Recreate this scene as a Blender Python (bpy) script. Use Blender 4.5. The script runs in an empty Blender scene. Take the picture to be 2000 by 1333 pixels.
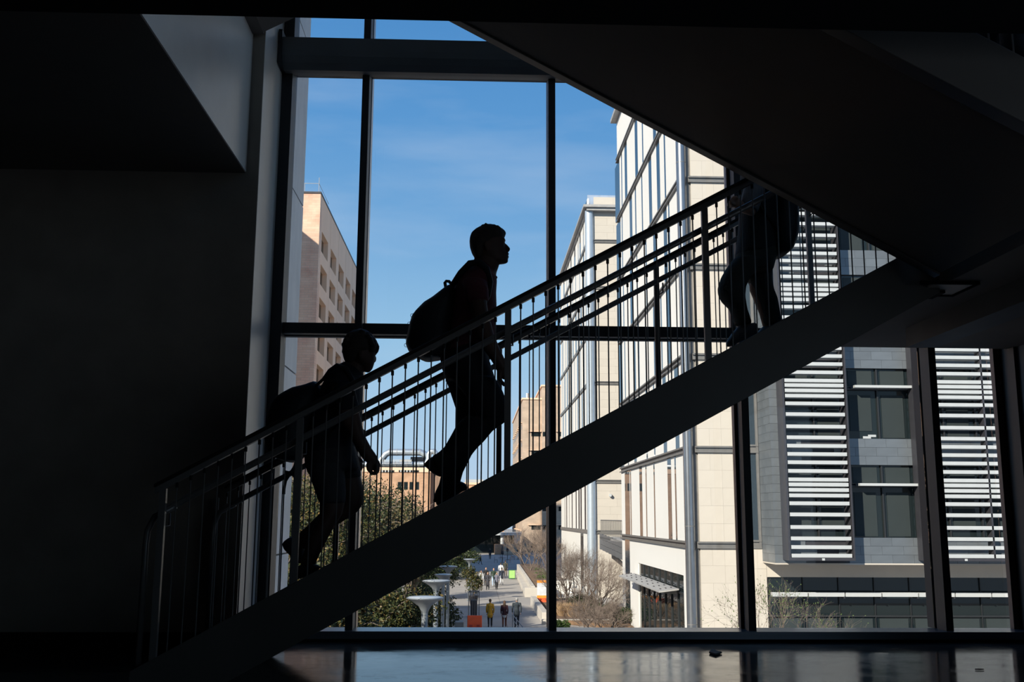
import bpy, bmesh, math, random
import numpy as np
from mathutils import Vector, Matrix
from math import sin, cos, pi, radians, atan2, sqrt
random.seed(7)
sc = bpy.context.scene
COL = sc.collection

# ------------------------------------------------------------------ camera
F, PITCH, YAW, ROLL, EYE = 1975.0, radians(9.91), radians(2.05), radians(.30), .955
fw = Vector((sin(YAW)*cos(PITCH), cos(YAW)*cos(PITCH), sin(PITCH)))
r0 = Vector((cos(YAW), -sin(YAW), 0)); u0 = r0.cross(fw)
rt = r0*cos(ROLL) + u0*sin(ROLL); up = -r0*sin(ROLL) + u0*cos(ROLL)
cam = bpy.data.cameras.new('camera'); camo = bpy.data.objects.new('camera', cam); COL.objects.link(camo)
M = Matrix((rt, up, -fw)).transposed().to_4x4(); M.translation = (0, 0, EYE)
camo.matrix_world = M
cam.sensor_width = 36; cam.lens = F*36/2000; cam.clip_start = .05; cam.clip_end = 2000
sc.camera = camo

def at(x, y, Y=None, X=None, Z=None):
    """the point of the plane Y=, X= or Z= that the photograph shows at a pixel"""
    d = fw + rt*((x-1000)/F) + up*((666.5-y)/F)
    t = Y/d.y if Y is not None else (X/d.x if X is not None else (Z-EYE)/d.z)
    return Vector((0, 0, EYE)) + d*t

# ------------------------------------------------------------------ sky, sun, exposure
w = bpy.data.worlds.new('sky'); sc.world = w; w.use_nodes = True
nt = w.node_tree; nt.nodes.clear()
out = nt.nodes.new('ShaderNodeOutputWorld'); bg = nt.nodes.new('ShaderNodeBackground')
tc = nt.nodes.new('ShaderNodeTexCoord'); sep = nt.nodes.new('ShaderNodeSeparateXYZ')
ramp = nt.nodes.new('ShaderNodeValToRGB')
nt.links.new(tc.outputs['Generated'], sep.inputs[0]); nt.links.new(sep.outputs['Z'], ramp.inputs[0])
cr = ramp.color_ramp
cr.elements[0].position = 0; cr.elements[0].color = (.54, .68, .86, 1)
cr.elements[1].position = 1; cr.elements[1].color = (.03, .12, .36, 1)
for p, c in ((.07, (.47, .66, .87)), (.17, (.33, .575, .83)), (.27, (.195, .43, .755)), (.38, (.115, .335, .69)), (.50, (.072, .262, .61))):
    e = cr.elements.new(p); e.color = (*c, 1)
mp = nt.nodes.new('ShaderNodeMapping'); mp.inputs['Scale'].default_value = (1.2, 1.2, 6)
mp.inputs['Rotation'].default_value = (.25, .1, .3)
nz = nt.nodes.new('ShaderNodeTexNoise'); nz.inputs['Scale'].default_value = 2.2; nz.inputs['Detail'].default_value = 6
r2 = nt.nodes.new('ShaderNodeValToRGB'); r2.color_ramp.elements[0].position = .52; r2.color_ramp.elements[1].position = .85
r2.color_ramp.elements[1].color = (.35, .35, .35, 1)
mix = nt.nodes.new('ShaderNodeMixRGB'); mix.inputs[2].default_value = (.72, .80, .92, 1)
nt.links.new(tc.outputs['Generated'], mp.inputs[0]); nt.links.new(mp.outputs[0], nz.inputs[0]); nt.links.new(nz.outputs[0], r2.inputs[0])
nt.links.new(r2.outputs[0], mix.inputs[0]); nt.links.new(ramp.outputs[0], mix.inputs[1])
nt.links.new(mix.outputs[0], bg.inputs[0]); nt.links.new(bg.outputs[0], out.inputs[0])
bg.inputs[1].default_value = 1.0
SUN = Vector((.63, .76, -.50)).normalized()
sl = bpy.data.lights.new('sun', 'SUN'); sl.energy = 7.2; sl.angle = radians(.55); sl.color = (1, .92, .79)
so = bpy.data.objects.new('sun', sl); COL.objects.link(so); so.rotation_euler = SUN.to_track_quat('-Z', 'Y').to_euler()
so.location = (-20, -20, 30)
sc.view_settings.view_transform = 'Standard'; sc.view_settings.look = 'None'
sc.view_settings.exposure = 0; sc.view_settings.gamma = 1; sc.view_settings.use_curve_mapping = False
sc.cycles.max_bounces = 8; sc.cycles.transparent_max_bounces = 24; sc.cycles.use_denoising = True
sc.cycles.sample_clamp_indirect = 4

# ------------------------------------------------------------------ materials
MATS = {}
def mat(name, col, rough=.6, metal=0, var=.12, vscale=3, bump=0, bscale=40, spec=.5, rnd=0, col2=None, stretch=None):
    """principled material, colour broken up by noise; rnd varies it from piece to piece"""
    if name in MATS: return MATS[name]
    m = bpy.data.materials.new(name); m.use_nodes = True; MATS[name] = m
    t = m.node_tree; b = t.nodes['Principled BSDF']
    b.inputs['Roughness'].default_value = rough; b.inputs['Metallic'].default_value = metal
    b.inputs['Specular IOR Level'].default_value = spec
    co = t.nodes.new('ShaderNodeTexCoord'); n = t.nodes.new('ShaderNodeTexNoise')
    n.inputs['Scale'].default_value = vscale; n.inputs['Detail'].default_value = 5
    src = co.outputs['Object']
    if stretch:
        mm = t.nodes.new('ShaderNodeMapping'); mm.inputs['Scale'].default_value = stretch
        t.links.new(src, mm.inputs[0]); src = mm.outputs[0]
    t.links.new(src, n.inputs[0])
    rp = t.nodes.new('ShaderNodeValToRGB'); rp.color_ramp.elements[0].position = .3; rp.color_ramp.elements[1].position = .7
    c = Vector(col); c2 = Vector(col2) if col2 else c*(1+var)
    c1 = c if col2 else c*(1-var)
    rp.color_ramp.elements[0].color = (*c1, 1); rp.color_ramp.elements[1].color = (*c2, 1)
    t.links.new(n.outputs[0], rp.inputs[0]); last = rp.outputs[0]
    if rnd:
        oi = t.nodes.new('ShaderNodeObjectInfo'); hs = t.nodes.new('ShaderNodeHueSaturation')
        mr = t.nodes.new('ShaderNodeMapRange'); mr.inputs[3].default_value = 1-rnd; mr.inputs[4].default_value = 1+rnd
        t.links.new(oi.outputs['Random'], mr.inputs[0]); t.links.new(mr.outputs[0], hs.inputs['Value']); t.links.new(last, hs.inputs['Color']); last = hs.outputs[0]
    t.links.new(last, b.inputs['Base Color'])
    if bump:
        n2 = t.nodes.new('ShaderNodeTexNoise'); n2.inputs['Scale'].default_value = bscale; n2.inputs['Detail'].default_value = 4
        t.links.new(src, n2.inputs[0]); bp = t.nodes.new('ShaderNodeBump'); bp.inputs['Strength'].default_value = bump
        bp.inputs['Distance'].default_value = .02
        t.links.new(n2.outputs[0], bp.inputs['Height']); t.links.new(bp.outputs[0], b.inputs['Normal'])
    return m
def brickmat(name, c1, c2, mortar, scale, bw=.6, rh=.25):
    m = bpy.data.materials.new(name); m.use_nodes = True; MATS[name] = m
    t = m.node_tree; b = t.nodes['Principled BSDF']; b.inputs['Roughness'].default_value = .9
    co = t.nodes.new('ShaderNodeTexCoord'); sp = t.nodes.new('ShaderNodeSeparateXYZ'); ad = t.nodes.new('ShaderNodeMath')
    cb = t.nodes.new('ShaderNodeCombineXYZ'); br = t.nodes.new('ShaderNodeTexBrick')
    t.links.new(co.outputs['Object'], sp.inputs[0]); t.links.new(sp.outputs['X'], ad.inputs[0]); t.links.new(sp.outputs['Y'], ad.inputs[1])
    t.links.new(ad.outputs[0], cb.inputs['X']); t.links.new(sp.outputs['Z'], cb.inputs['Y']); t.links.new(cb.outputs[0], br.inputs[0])
    br.inputs['Color1'].default_value = (*c1, 1); br.inputs['Color2'].default_value = (*c2, 1); br.inputs['Mortar'].default_value = (*mortar, 1)
    br.inputs['Scale'].default_value = scale; br.inputs['Brick Width'].default_value = bw; br.inputs['Row Height'].default_value = rh; br.inputs['Mortar Size'].default_value = .015
    n = t.nodes.new('ShaderNodeTexNoise'); n.inputs['Scale'].default_value = .5; n.inputs['Detail'].default_value = 8
    t.links.new(cb.outputs[0], n.inputs[0])
    mx = t.nodes.new('ShaderNodeMixRGB'); mx.blend_type = 'OVERLAY'; mx.inputs[0].default_value = .45
    t.links.new(br.outputs[0], mx.inputs[1]); t.links.new(n.outputs[0], mx.inputs[2]); t.links.new(mx.outputs[0], b.inputs['Base Color'])
    return m
def glassmat(name, tint, refl=1.5, dark=None, rough=0.0):
    """window glass: clear (tinted, see-through) or, for far windows, dark panes that mirror the sky"""
    m = bpy.data.materials.new(name); m.use_nodes = True; MATS[name] = m
    t = m.node_tree; t.nodes.clear()
    o = t.nodes.new('ShaderNodeOutputMaterial'); mx = t.nodes.new('ShaderNodeMixShader'); fr = t.nodes.new('ShaderNodeFresnel')
    ge = t.nodes.new('ShaderNodeNewGeometry'); io = t.nodes.new('ShaderNodeMapRange')   # same reflectance entering and leaving the pane
    io.inputs[3].default_value = refl; io.inputs[4].default_value = 1/refl; t.links.new(ge.outputs['Backfacing'], io.inputs[0]); t.links.new(io.outputs[0], fr.inputs[0]); gl = t.nodes.new('ShaderNodeBsdfGlossy'); gl.inputs['Roughness'].default_value = rough
    if dark: a = t.nodes.new('ShaderNodeBsdfDiffuse'); a.inputs[0].default_value = (*dark, 1)
    else: a = t.nodes.new('ShaderNodeBsdfTransparent'); a.inputs[0].default_value = (*tint, 1)
    t.links.new(fr.outputs[0], mx.inputs[0]); t.links.new(a.outputs[0], mx.inputs[1]); t.links.new(gl.outputs[0], mx.inputs[2]); t.links.new(mx.outputs[0], o.inputs[0])
    return m
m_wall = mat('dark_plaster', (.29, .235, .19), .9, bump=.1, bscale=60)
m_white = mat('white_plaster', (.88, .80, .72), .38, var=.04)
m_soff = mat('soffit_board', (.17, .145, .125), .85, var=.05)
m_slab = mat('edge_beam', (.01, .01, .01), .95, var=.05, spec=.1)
m_steel = mat('painted_steel', (.105, .088, .075), .45, 0, var=.1, vscale=2)
m_rail = mat('railing_steel', (.19, .168, .155), .38, .3, var=.1)
m_cap = mat('handrail_cap', (.018, .013, .010), .6, spec=.25)
m_mull = mat('mullion_dark', (.022, .022, .026), .5, var=.1)
m_bronze = mat('bronze_reveal', (.16, .11, .09), .45, .2)
m_pale = mat('outer_frame', (.80, .72, .66), .5, .1)
m_ocap = mat('outer_cap', (.27, .21, .18), .3, .8, .1)
m_sill = mat('sill_metal', (.16, .17, .19), .3, .6, var=.1)
m_glass = glassmat('window_glass', (.975, .985, .98), 1.35)
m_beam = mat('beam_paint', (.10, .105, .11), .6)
m_tread = mat('tread_concrete', (.16, .145, .13), .8)
m_stone = mat('cream_limestone', (0.540, 0.490, 0.425), .85, var=.03, vscale=1.2, rnd=.022, bump=.15, bscale=25)
m_panel = mat('white_stone_panel', (.71, .69, .655), .8, var=.02, vscale=1.5, rnd=.015)
m_chan = mat('channel_steel', (0.173, 0.166, 0.158), .5, .2)
m_col = mat('column_steel', (.30, .31, .33), .28, .85, var=.06)
m_col_sky = mat('column_steel_skylit', (.50, .56, .62), .35, .5, var=.05)  # sky reflection painted into the steel colour of the far column
m_bar = mat('window_bar_dark', (.018, .02, .022), .5)
m_zinc = mat('zinc_panel', (.155, .172, .188), .42, .35, var=.07, vscale=1.5, rnd=.09)
m_zdark = mat('dark_zinc_frame', (0.043, 0.042, 0.050), .5, .2)
m_lv = mat('louvre_white', (.46, .475, .48), .5, var=.03)
m_dgl = glassmat('dark_window_glass', None, 1.45, (.012, .018, .02), .02)
m_bgl = glassmat('mirror_window_glass', None, 1.7, (.03, .045, .06), .02)
m_blind = mat('roller_blind', (.020, .029, .031), .8, var=.05)
m_corn = mat('cornice_grey', (0.346, 0.338, 0.331), .6)
m_brickp = brickmat('pale_pink_brick', (.66, .41, .29), (.74, .48, .35), (.48, .38, .3), 1.0, .9, .28)
m_brickd = mat('precast_panel', (.80, .53, .37), .9, var=.06, vscale=.6)
m_tan = brickmat('tan_brick', (0.432, 0.324, 0.238), (0.490, 0.360, 0.266), (0.374, 0.310, 0.245), 1.0, .9, .28)
m_orange = brickmat('orange_brick', (0.446, 0.259, 0.151), (0.504, 0.302, 0.187), (0.396, 0.288, 0.216), 1.0, .9, .28)
m_duct = mat('silver_duct', (.55, .60, .63), .35, .7, var=.06)
m_conc = mat('plaza_concrete', (0.360, 0.331, 0.302), .9, var=.1, vscale=.35, bump=.2, bscale=6)
m_lime = mat('limestone_wall', (0.518, 0.475, 0.418), .85, var=.08, vscale=1)
m_mulch = mat('mulch_soil', (0.158, 0.094, 0.054), 1, var=.3, vscale=3, bump=.5, bscale=8)
m_lampm = mat('lamp_metal', (0.216, 0.238, 0.259), .4, .35)
m_lampt = mat('lamp_lens', (0.446, 0.475, 0.504), .3)
m_bark = mat('tree_bark', (.10, .075, .055), .9, var=.3, vscale=8)
m_twig = mat('bare_twig', (.15, .115, .095), .9, var=.3, vscale=6)

# ------------------------------------------------------------------ mesh helpers
class MB:
    def __init__(s): s.v = []; s.f = []
    def box(s, x0, y0, z0, x1, y1, z1):
        b = len(s.v); s.v += [(x, y, z) for z in (z0, z1) for y in (y0, y1) for x in (x0, x1)]
        s.f += [tuple(b+i for i in q) for q in ((0, 2, 3, 1), (4, 5, 7, 6), (0, 1, 5, 4), (2, 6, 7, 3), (0, 4, 6, 2), (1, 3, 7, 5))]
        return s
    def prism(s, pts, d):
        """polygon of 3-D points pushed along d"""
        b = len(s.v); n = len(pts); d = Vector(d); P = [Vector(p) for p in pts]
        s.v += [tuple(p) for p in P] + [tuple(p+d) for p in P]
        s.f += [tuple(b+i for i in range(n))[::-1], tuple(b+n+i for i in range(n))]
        s.f += [(b+i, b+(i+1) % n, b+n+(i+1) % n, b+n+i) for i in range(n)]
        return s
    def rings(s, R, cap=True):
        b = len(s.v); n = len(R[0])
        for r in R: s.v += [tuple(p) for p in r]
        for k in range(len(R)-1):
            for i in range(n):
                j = (i+1) % n; s.f.append((b+k*n+i, b+k*n+j, b+(k+1)*n+j, b+(k+1)*n+i))
        if cap:
            s.f.append(tuple(b+i for i in range(n))[::-1]); s.f.append(tuple(b+(len(R)-1)*n+i for i in range(n)))
        return s
    def tube(s, pts, r, n=8, cap=True):
        P = [Vector(p) for p in pts]; R = []
        rr = r if isinstance(r, (list, tuple)) else [r]*len(P)
        for i, p in enumerate(P):
            d = (P[min(i+1, len(P)-1)] - P[max(i-1, 0)])
            if d.length < 1e-9: d = Vector((0, 0, 1))
            d.normalize(); a = d.cross(Vector((0, 1, 0)) if abs(d.y) < .9 else Vector((1, 0, 0))).normalized(); b = d.cross(a)
            R.append([p + a*(rr[i]*cos(2*pi*k/n)) + b*(rr[i]*sin(2*pi*k/n)) for k in range(n)])
        return s.rings(R, cap)
    def lathe(s, c, prof, n=20):
        R = [[(c[0]+r*cos(2*pi*k/n), c[1]+r*sin(2*pi*k/n), c[2]+z) for k in range(n)] for r, z in prof]
        return s.rings(R)
    def ball(s, c, r, n=8, m=6):
        r = (r, r, r) if not isinstance(r, (tuple, list)) else r
        R = []
        for k in range(m+1):
            a = -pi/2 + pi*(k+.02)/(m+.04); R.append([(c[0]+r[0]*cos(a)*cos(2*pi*i/n), c[1]+r[1]*cos(a)*sin(2*pi*i/n), c[2]+r[2]*sin(a)) for i in range(n)])
        return s.rings(R)
    def mesh(s, name, off=(0, 0, 0)):
        me = bpy.data.meshes.new(name); o = Vector(off)
        me.from_pydata([tuple(Vector(p)-o) for p in s.v], [], s.f); me.update(); return me
def fixnormals(me):
    bm = bmesh.new(); bm.from_mesh(me); bmesh.ops.recalc_face_normals(bm, faces=bm.faces); bm.to_mesh(me); bm.free()
def tag(o, label=None, cat=None, group=None, kind=None):
    for k, v in (('label', label), ('category', cat), ('group', group), ('kind', kind)):
        if v: o[k] = v
    return o
def wloc(o):
    p = Vector(o.location)
    while o.parent: o = o.parent; p += Vector(o.location)
    return p
def empty(name, loc, label, cat, group=None, kind=None):
    o = bpy.data.objects.new(name, None); COL.objects.link(o); o.location = loc; o.empty_display_size = .2
    return tag(o, label, cat, group, kind)
def build(mb, name, m, parent=None, smooth=False, bevel=0, label=None):
    """links the collected geometry (given in world metres) as one object"""
    if parent: org = wloc(parent)
    else:
        V = np.array([tuple(p) for p in mb.v]); org = Vector(((V[:, 0].min()+V[:, 0].max())/2, (V[:, 1].min()+V[:, 1].max())/2, V[:, 2].min()))
    me = mb.mesh(name, org); fixnormals(me); me.materials.append(m)
    o = bpy.data.objects.new(name, me); COL.objects.link(o)
    if parent: o.parent = parent
    else: o.location = org
    if smooth:
        me.polygons.foreach_set('use_smooth', [True]*len(me.polygons))
        if smooth == 'auto': me.set_sharp_from_angle(angle=radians(40))
    if bevel:
        b = o.modifiers.new('bevel', 'BEVEL'); b.width = bevel; b.segments = 2; b.limit_method = 'ANGLE'
    if label: o['label'] = label
    return o
def inst(me, name, m, parent, loc, scale=None):
    """another piece that shares a mesh; loc in world metres"""
    if not me.materials: me.materials.append(m)
    o = bpy.data.objects.new(name, me); COL.objects.link(o); o.parent = parent; o.location = Vector(loc) - wloc(parent)
    if scale: o.scale = scale
    return o
def bx(*a): return MB().box(*a)
def struct(name, mb, m, bevel=0, label=None): return tag(build(mb, name, m, bevel=bevel), label or None, kind='structure')
UNIT = bx(0, 0, 0, 1, 1, 1).mesh('unit_block')
UM = {}
def block(name, m, parent, x0, y0, z0, x1, y1, z1):
    """a cuboid piece (panel, board, bar) sharing one mesh per material"""
    k = m.name
    if k not in UM:
        me = UNIT.copy(); me.name = 'block_'+k; fixnormals(me); me.materials.append(m); UM[k] = me
    return inst(UM[k], name, m, parent, (min(x0, x1), min(y0, y1), min(z0, z1)), (abs(x1-x0), abs(y1-y0), abs(z1-z0)))

# ================================================================== THE ROOM
WY, WL, WR, LY = 8.40, -1.70, 4.47, 7.55          # window plane, jambs, left wall plane
GZ = -5.7                                          # plaza level
fm = mat('polished_concrete', (.045, .042, .04), .2, var=.35, vscale=1.6, spec=.36)
t = fm.node_tree; b = t.nodes['Principled BSDF']
co = t.nodes.new('ShaderNodeTexCoord'); n1 = t.nodes.new('ShaderNodeTexNoise'); n1.inputs['Scale'].default_value = 2.5; n1.inputs['Detail'].default_value = 10; n1.inputs['Roughness'].default_value = .7
mr = t.nodes.new('ShaderNodeMapRange'); mr.inputs[1].default_value = .35; mr.inputs[2].default_value = .7; mr.inputs[3].default_value = .05; mr.inputs[4].default_value = .20
t.links.new(co.outputs['Object'], n1.inputs[0]); t.links.new(n1.outputs[0], mr.inputs[0]); t.links.new(mr.outputs[0], b.inputs['Roughness'])
# fine cracks and scuffs in the polish
n3 = t.nodes.new('ShaderNodeTexNoise'); n3.inputs['Scale'].default_value = 1.3; n3.inputs['Detail'].default_value = 9; n3.inputs['Roughness'].default_value = .62
mp3 = t.nodes.new('ShaderNodeMapping'); mp3.inputs['Scale'].default_value = (.8, 2.2, 1); t.links.new(co.outputs['Object'], mp3.inputs[0]); t.links.new(mp3.outputs[0], n3.inputs[0])
s3 = t.nodes.new('ShaderNodeMath'); s3.operation = 'SUBTRACT'; s3.inputs[1].default_value = .5; a3 = t.nodes.new('ShaderNodeMath'); a3.operation = 'ABSOLUTE'
c3 = t.nodes.new('ShaderNodeMapRange'); c3.inputs[1].default_value = 0; c3.inputs[2].default_value = .008; c3.inputs[3].default_value = .02; c3.inputs[4].default_value = .13
t.links.new(n3.outputs[0], s3.inputs[0]); t.links.new(s3.outputs[0], a3.inputs[0]); t.links.new(a3.outputs[0], c3.inputs[0]); t.links.new(c3.outputs[0], b.inputs['Specular IOR Level'])
n2 = t.nodes.new('ShaderNodeTexNoise'); n2.inputs['Scale'].default_value = 7; n2.inputs['Detail'].default_value = 8
bp = t.nodes.new('ShaderNodeBump'); bp.inputs['Strength'].default_value = .12; bp.inputs['Distance'].default_value = .004
t.links.new(co.outputs['Object'], n2.inputs[0]); t.links.new(n2.outputs[0], bp.inputs['Height']); t.links.new(bp.outputs[0], b.inputs['Normal'])
struct('floor', bx(-9, -6, -.3, 4.6, WY-.02, 0), fm)
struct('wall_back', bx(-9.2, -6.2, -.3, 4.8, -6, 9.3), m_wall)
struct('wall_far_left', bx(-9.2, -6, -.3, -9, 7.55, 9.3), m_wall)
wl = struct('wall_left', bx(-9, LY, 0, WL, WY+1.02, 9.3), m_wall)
struct('baseboard_left', bx(-9, LY-.02, 0, WL-.1, LY-.001, .135), m_slab)
# pale reveal of the left wall, running on outside past the glass as the metal-clad return
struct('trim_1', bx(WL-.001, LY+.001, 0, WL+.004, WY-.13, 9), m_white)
ret = tag(empty('trim_2', (WL, WY+.1, 0), 'pale metal clad return wall outside the left edge of the glass', None), kind='structure')
for k in range(8):
    block('cladding_panel', m_pale, ret, WL-.05, WY+.09, -2.6+k*1.62, WL+.03, WY+.98, -2.6+k*1.62+1.605)
# raised pale wall high on the left with its dark underside, above the dark wall
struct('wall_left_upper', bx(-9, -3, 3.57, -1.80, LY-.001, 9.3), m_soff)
struct('trim_3', bx(-1.7995, -3, 3.572, -1.79, LY-.02, 9.3), m_white)
struct('wall_right', bx(WR+.03, 3.4, -.3, 4.8, WY+.04, 9.3).box(WR+.03, -6, -.3, 4.8, 3.4, .3).box(WR+.03, -6, 2.885, 4.8, 3.4, 3.5).box(WR+.03, -6, 8.6, 4.8, 3.4, 9.3), mat('right_wall_paint', (.24, .24, .26), .8))  # openings left for the added side glazing that lights the interior
struct('ceiling', bx(-9.2, -6.2, 9.3, 4.8, WY+.3, 13), m_soff)
# edge beam of the gallery above the photographer
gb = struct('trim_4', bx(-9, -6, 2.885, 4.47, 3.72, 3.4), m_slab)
# own building skin around the glass (keeps daylight to the window)
struct('wall_front', bx(WR+.03, WY+.0401, GZ, 12, WY+.09, 13).box(-12, WY+.25, GZ, WL-.06, WY+.9, 13).box(-12, WY, GZ, 12, WY+.3, -.32).box(-3, WY, 8.8, 6, WY+.3, 13), m_wall)

# ------------------------------------------------------------------ curtain wall
win = tag(empty('window_1', (1.3, WY, 0), 'tall glass curtain wall with dark mullions', None), kind='structure')
MX = [at(673.3, 1225, Y=WY-.17).x+.03, at(1084.5, 1230, Y=WY-.17).x-.02, at(1474.5, 1230, Y=WY-.17).x-.017, at(1859, 1230, Y=WY-.17).x-.013]
HEAD = 2.44
for i, x in enumerate(MX):
    hi = 8.8 if i < 3 else 8.8
    block('mullion', m_mull, win, x-.03, WY-.17, .075, x+.03, WY, hi)
    block('mullion_cap', m_ocap if i < 3 else m_mull, win, x-.026, WY+.06, .075, x+.032, WY+.18, hi)
    block('gasket', m_mull, win, x-.03, WY+.045, .075, x+.03, WY+.06, hi)
    if i == 1: block('blind_guide', m_sill, win, x+.031, WY-.03, .075, x+.040, WY+.02, 4.74)
block('jamb_frame', m_mull, win, WL+.003, WY-.16, .075, WL+.095, WY+.06, 8.8)
block('jamb_frame', m_bronze, win, WR-.055, WY-.02, .075, WR+.0, WY+.04, HEAD)
block('jamb_frame', m_mull, win, WR, WY-.25, .0, WR+.03, WY+.04, 8.8)
block('bronze_jamb', m_bronze, win, MX[2]-.055, WY-.015, .075, MX[2]-.031, WY+.04, 8.8)
block('transom', m_mull, win, WL+.003, WY-.10, 2.452, WR, WY+.0, 2.542)
block('transom_lip', m_beam, win, WL+.003, WY+.0, 2.442, WR, WY+.06, 2.50)
block('transom', m_mull, win, WL+.003, WY-.10, 4.775, WR, WY+.06, 4.86)
block('sill', m_sill, win, WL+.003, WY-.24, .02, WR, WY+.06, .078)
block('curb', m_slab, win, WL+.003, WY-.235, 0, WR, WY-.18, .0455)
block('head_trim', m_ocap, win, 2.40, WY-.139, 2.425, WR, WY+.0, 2.4515)
xs = [WL+.095] + MX + [WR-.055]
for i in range(len(xs)-1):
    for z0, z1 in ((.078, 2.442), (2.542, 4.775), (4.86, 8.8)):
        block('pane', m_glass, win, xs[i]+(.036 if i else 0), WY+.022, z0, xs[i+1]-.036, WY+.034, z1)
# unseen glazing added behind and right of the camera to brighten the room
w2 = tag(empty('added_side_window', (WR+.1, -1.3, 0), 'added side glazing beside the viewer, unseen, brings daylight into the room', None), kind='structure')
for z0, z1 in ((.3, 2.885), (3.5, 8.6)):
    for k in range(6): block('mullion', m_mull, w2, WR+.06, -6+k*1.86, z0, WR+.16, -5.93+k*1.86, z1)
    for k in range(5): block('pane', m_glass, w2, WR+.10, -5.93+k*1.86, z0, WR+.112, -6+(k+1)*1.86, z1)
# big horizontal beam with a chamfered underside in front of the glass
z0, z1 = 4.70, 4.94
prof = [(8.02, z1), (8.30, z1), (8.30, z0+.02), (8.20, z0), (8.12, z0-.01), (8.06, z0+.03), (8.03, z0+.08), (8.02, z0+.13)]
mb = MB().prism([(-1.66, y, z) for y, z in prof], (6.1, 0, 0))
bm_ = tag(build(mb, 'trim_5', m_beam), 'deep dark steel beam crossing the window near the top', kind='structure')
block('end_plate', m_mull, bm_, -1.69, 8.0, z0, -1.66, 8.3, z1+.06)

# ------------------------------------------------------------------ landing soffit at the right
SZ = 2.38
lan = tag(empty('ceiling_landing', (3.6, 6, SZ), 'dark soffit of the stair landing beside the right wall', None), kind='structure')
XE = 2.86
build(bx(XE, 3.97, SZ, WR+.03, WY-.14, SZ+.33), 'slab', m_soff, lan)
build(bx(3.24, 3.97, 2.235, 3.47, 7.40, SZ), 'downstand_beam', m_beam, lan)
lf = empty('recessed_light', (3.0, 6.1, SZ-.01), 'square recessed ceiling light, unlit, set in the dark landing soffit', 'ceiling light')
p = [at(1824, 555, Z=SZ-.006), at(1906, 555, Z=SZ-.006), at(1858, 577, Z=SZ-.006), at(1790, 577, Z=SZ-.006)]
x0, x1 = 2.68, at(1905, 554, Z=SZ-.01).x; y0, y1 = at(1905, 554, Z=SZ-.01).y, at(1859, 576, Z=SZ-.01).y
build(bx(x0+.1, y0, SZ-.012, x1, y1, SZ-.001), 'diffuser', mat('diffuser_plate', (.62, .52, .43), .6), lf)
build(bx(x0, y0-.02, SZ-.02, x1+.02, y0, SZ-.001).box(x0, y1, SZ-.02, x1+.02, y1+.02, SZ-.001).box(x1, y0, SZ-.02, x1+.02, y1, SZ-.001), 'frame', m_slab, lf)
build(bx(x0+.0, y0+.18, SZ-.03, x0+.24, y0+.36, SZ-.013), 'bracket', m_slab, lf)

# ================================================================== STAIRS
S = .544
# ---- lower flight, rising to the right
YN, YF = 6.0, 7.42
st = empty('staircase', (.5, 6.7, 0), 'dark lower flight of stairs climbing to the right across the window', 'stairs')
def stringer(parent, y, th, ctop, cbot, x0, x1, s, m, name='stringer', zmin=0):
    P = [(x0, y, max(zmin, s*x0+cbot)), (x1, y, s*x1+cbot), (x1, y, s*x1+ctop), (x0, y, s*x0+ctop)]
    if s > 0 and s*x0+cbot < zmin: P.insert(1, ((zmin-cbot)/s, y, zmin))
    return build(MB().prism(P, (0, th, 0)), name, m, parent, bevel=.004)
stringer(st, YN, .05, 1.14, .785, -1.93, 2.86, S, m_steel)
stringer(st, YF-.02, .05, 1.14, .785, -1.93, 2.86, S, m_steel)
block_i = 0
NT = 17; GO = .28
for k in range(NT):
    zt = .148*k + .148; xk = (zt - 1.10)/S
    block('tread', m_tread, st, xk-.005, YN+.05, zt-.05, xk+GO+.02, YF-.02, zt)
    block('riser', m_tread, st, xk, YN+.05, zt-.148, xk+.02, YF-.02, zt-.05)
P = [(-1.7, YN+.05, .0), (2.84, YN+.05, S*2.84+.83), (2.84, YN+.05, S*2.84+.86), (-1.7, YN+.05, .03)]
P = [(-1.5, YN+.05, S*-1.5+.84), (2.84, YN+.05, S*2.84+.84), (2.84, YN+.05, S*2.84+.87), (-1.5, YN+.05, S*-1.5+.87)]
build(MB().prism(P, (0, YF-YN-.07, 0)), 'soffit', m_soff, st)

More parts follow.
